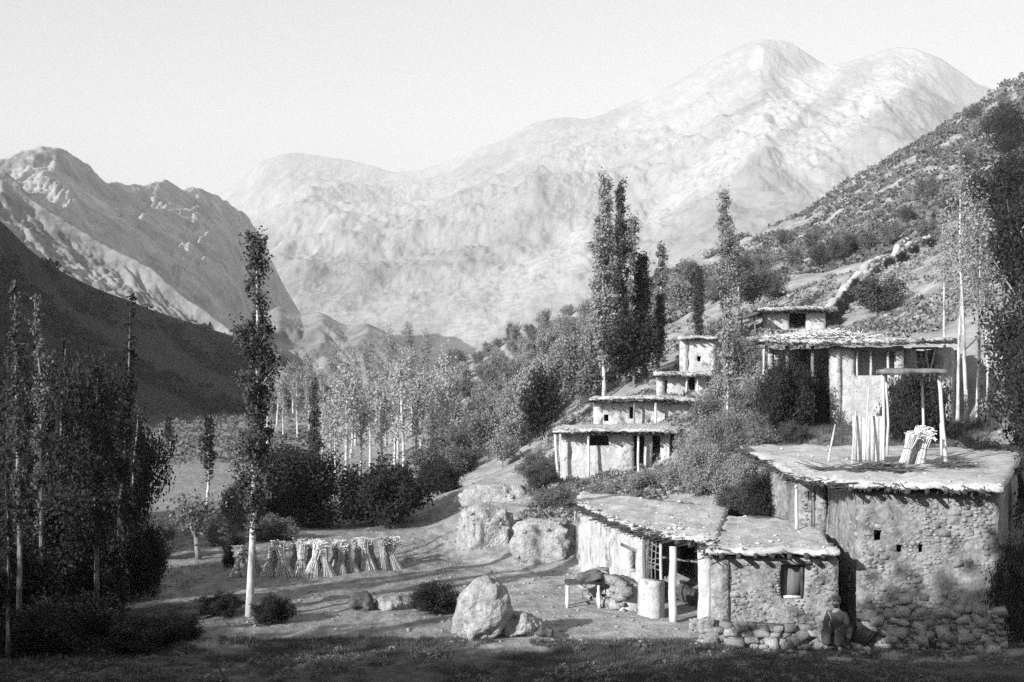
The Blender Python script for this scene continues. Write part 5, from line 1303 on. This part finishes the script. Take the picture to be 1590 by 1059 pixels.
tufts(5000, (-40, 720, 33, 58), .03, .10, 2, 'grass', 'grass', .2)
tufts(4000, (820, 1200, 44, 60), .08, .3, 3, 'grass', 'grass', -.2)
tufts(2500, (1160, 1560, 45, 53), .08, .35, 4, 'grass', 'grass', -.2)
# loose stones on the yard and the field
gv = MB(); r = np.random.default_rng(66)
for (x0, x1, y0, y1, n, q0, q1) in [(680, 1120, 30.5, 44, 900, .015, .07), (250, 720, 31, 58, 500, .015, .06), (720, 900, 46, 62, 250, .03, .1), (1080, 1560, 29.8, 31.5, 260, .02, .09), (830, 1200, 45, 72, 420, .03, .22), (1160, 1600, 45.5, 58, 160, .03, .16)]:
    ys = np.exp(r.uniform(math.log(y0), math.log(y1), n)); xs = (r.uniform(x0, x1, n) - 795) / FPX * ys; zs = ground_z(xs, ys)
    for k in range(n):
        q = q0 + (q1 - q0) * r.uniform() ** 4
        gv.put(rock((xs[k], ys[k], zs[k] + q * .2), (q * 1.3, q, q * .7), 0, .3, k, r.uniform(0, 6)))
solo('gravel', gv, M['stone_mix'], kind='stuff')
# scrub mass on the slopes
def scrub(n, gen, smin, smax, seed, mat, k=26, ls=.30):
    r = np.random.default_rng(seed); C = []
    S = []
    for (x, y, z) in gen(r, n):
        s = r.uniform(smin, smax) * (1 + y / 400)
        v = r.normal(size=(k, 3)); v /= np.linalg.norm(v, axis=1)[:, None]; v[:, 2] = np.abs(v[:, 2]) * .75
        C.append(np.array([x, y, z]) + v * s * r.uniform(.6, 1.05, k)[:, None]); S += [s * ls] * k
    mb = MB(); mb.add(*leaves(np.concatenate(C), np.array(S), r)); return solo('scrub', mb, M[mat], kind='stuff')
def slope_gen(y0, y1, thr, sd, p0=940, p1=1640):
    def gen(r, n):
        px = r.uniform(p0, p1, n * 4); Y = np.exp(r.uniform(math.log(y0), math.log(y1), n * 4)); x = (px - 795) / FPX * Y
        k = vn(x * .03, Y * .03, 0, sd) + .6 * vn(x * .12, Y * .12, 0, sd + 1) > thr
        x, Y = x[k][:n], Y[k][:n]; return zip(x, Y, ground_z(x, Y))
    return gen
scrub(6500, slope_gen(125, 310, -.5, 71), .35, .95, 5, 'leafmid', 18, .3)
scrub(2600, slope_gen(66, 140, -.1, 73), .12, .4, 8, 'leafscrub', 16, .34)
scrub(420, slope_gen(66, 140, .1, 75), .2, .5, 9, 'leafmid', 26, .28)
def banks(r, n):
    px = r.uniform(815, 1215, n * 3); Y = np.exp(r.uniform(math.log(45.5), math.log(76), n * 3)); x = (px - 795) / FPX * Y
    k = vn(x * .35, Y * .35, 0, 181) + .5 * vn(x * 1.3, Y * 1.3, 0, 182) > -.15
    x, Y = x[k][:n], Y[k][:n]; return zip(x, Y, ground_z(x, Y))
scrub(1000, banks, .1, .38, 28, 'leafscrub', 40, .2); scrub(420, banks, .1, .4, 29, 'leafmid', 40, .2)
def weeds(r, n):
    px = r.uniform(-60, 1640, n * 3); Y = np.exp(r.uniform(math.log(26.3), math.log(31.2), n * 3)); x = (px - 795) / FPX * Y
    k = (vn(x * .45, Y * .45, 0, 171) + .5 * vn(x * 1.6, Y * 1.6, 0, 172) > .05) & ((px < 690) | (px > 830) | (Y < 29))
    x, Y = x[k][:n], Y[k][:n]; return zip(x, Y, ground_z(x, Y))
scrub(900, weeds, .05, .2, 18, 'leafmid', 40, .2)
def left_slope(r, n):
    o = bpy.data.objects['hill']; V = np.empty(len(o.data.vertices) * 3, np.float32); o.data.vertices.foreach_get('co', V); V = V.reshape(-1, 3)
    k = r.choice(len(V), n * 3); V = V[k]; V = V[(V[:, 1] < 420) & (V[:, 2] > -.5) & (vn(V[:, 0] * .05, V[:, 1] * .05, V[:, 2] * .05, 91) + .5 * vn(V[:, 0] * .15, V[:, 1] * .15, V[:, 2] * .15, 92) > -.15)][:n]; return [tuple(v) for v in V]
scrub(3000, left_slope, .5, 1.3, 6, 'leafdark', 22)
def floor_edge(r, n):
    px = r.uniform(-200, 500, n); Y = r.uniform(105, 260, n); x = (px - 795) / FPX * Y; return zip(x, Y, ground_z(x, Y))
scrub(1100, floor_edge, .5, 1.1, 7, 'leafmid', 44, .18)

# ------------------------------------------------------------------ haze
hz = MB(); hz.put(box((0, 3300, 760), (9000, 7700, 1540)))
hm = bpy.data.materials.new('valley_haze'); hm.use_nodes = True
t = hm.node_tree; t.nodes.clear(); pv = t.nodes.new('ShaderNodeVolumePrincipled'); out = t.nodes.new('ShaderNodeOutputMaterial')
pv.inputs['Color'].default_value = (.96, .96, .96, 1); pv.inputs['Density'].default_value = .00014; pv.inputs['Anisotropy'].default_value = 0.0
t.links.new(pv.outputs[0], out.inputs['Volume'])
solo('haze', hz, hm, kind='stuff')
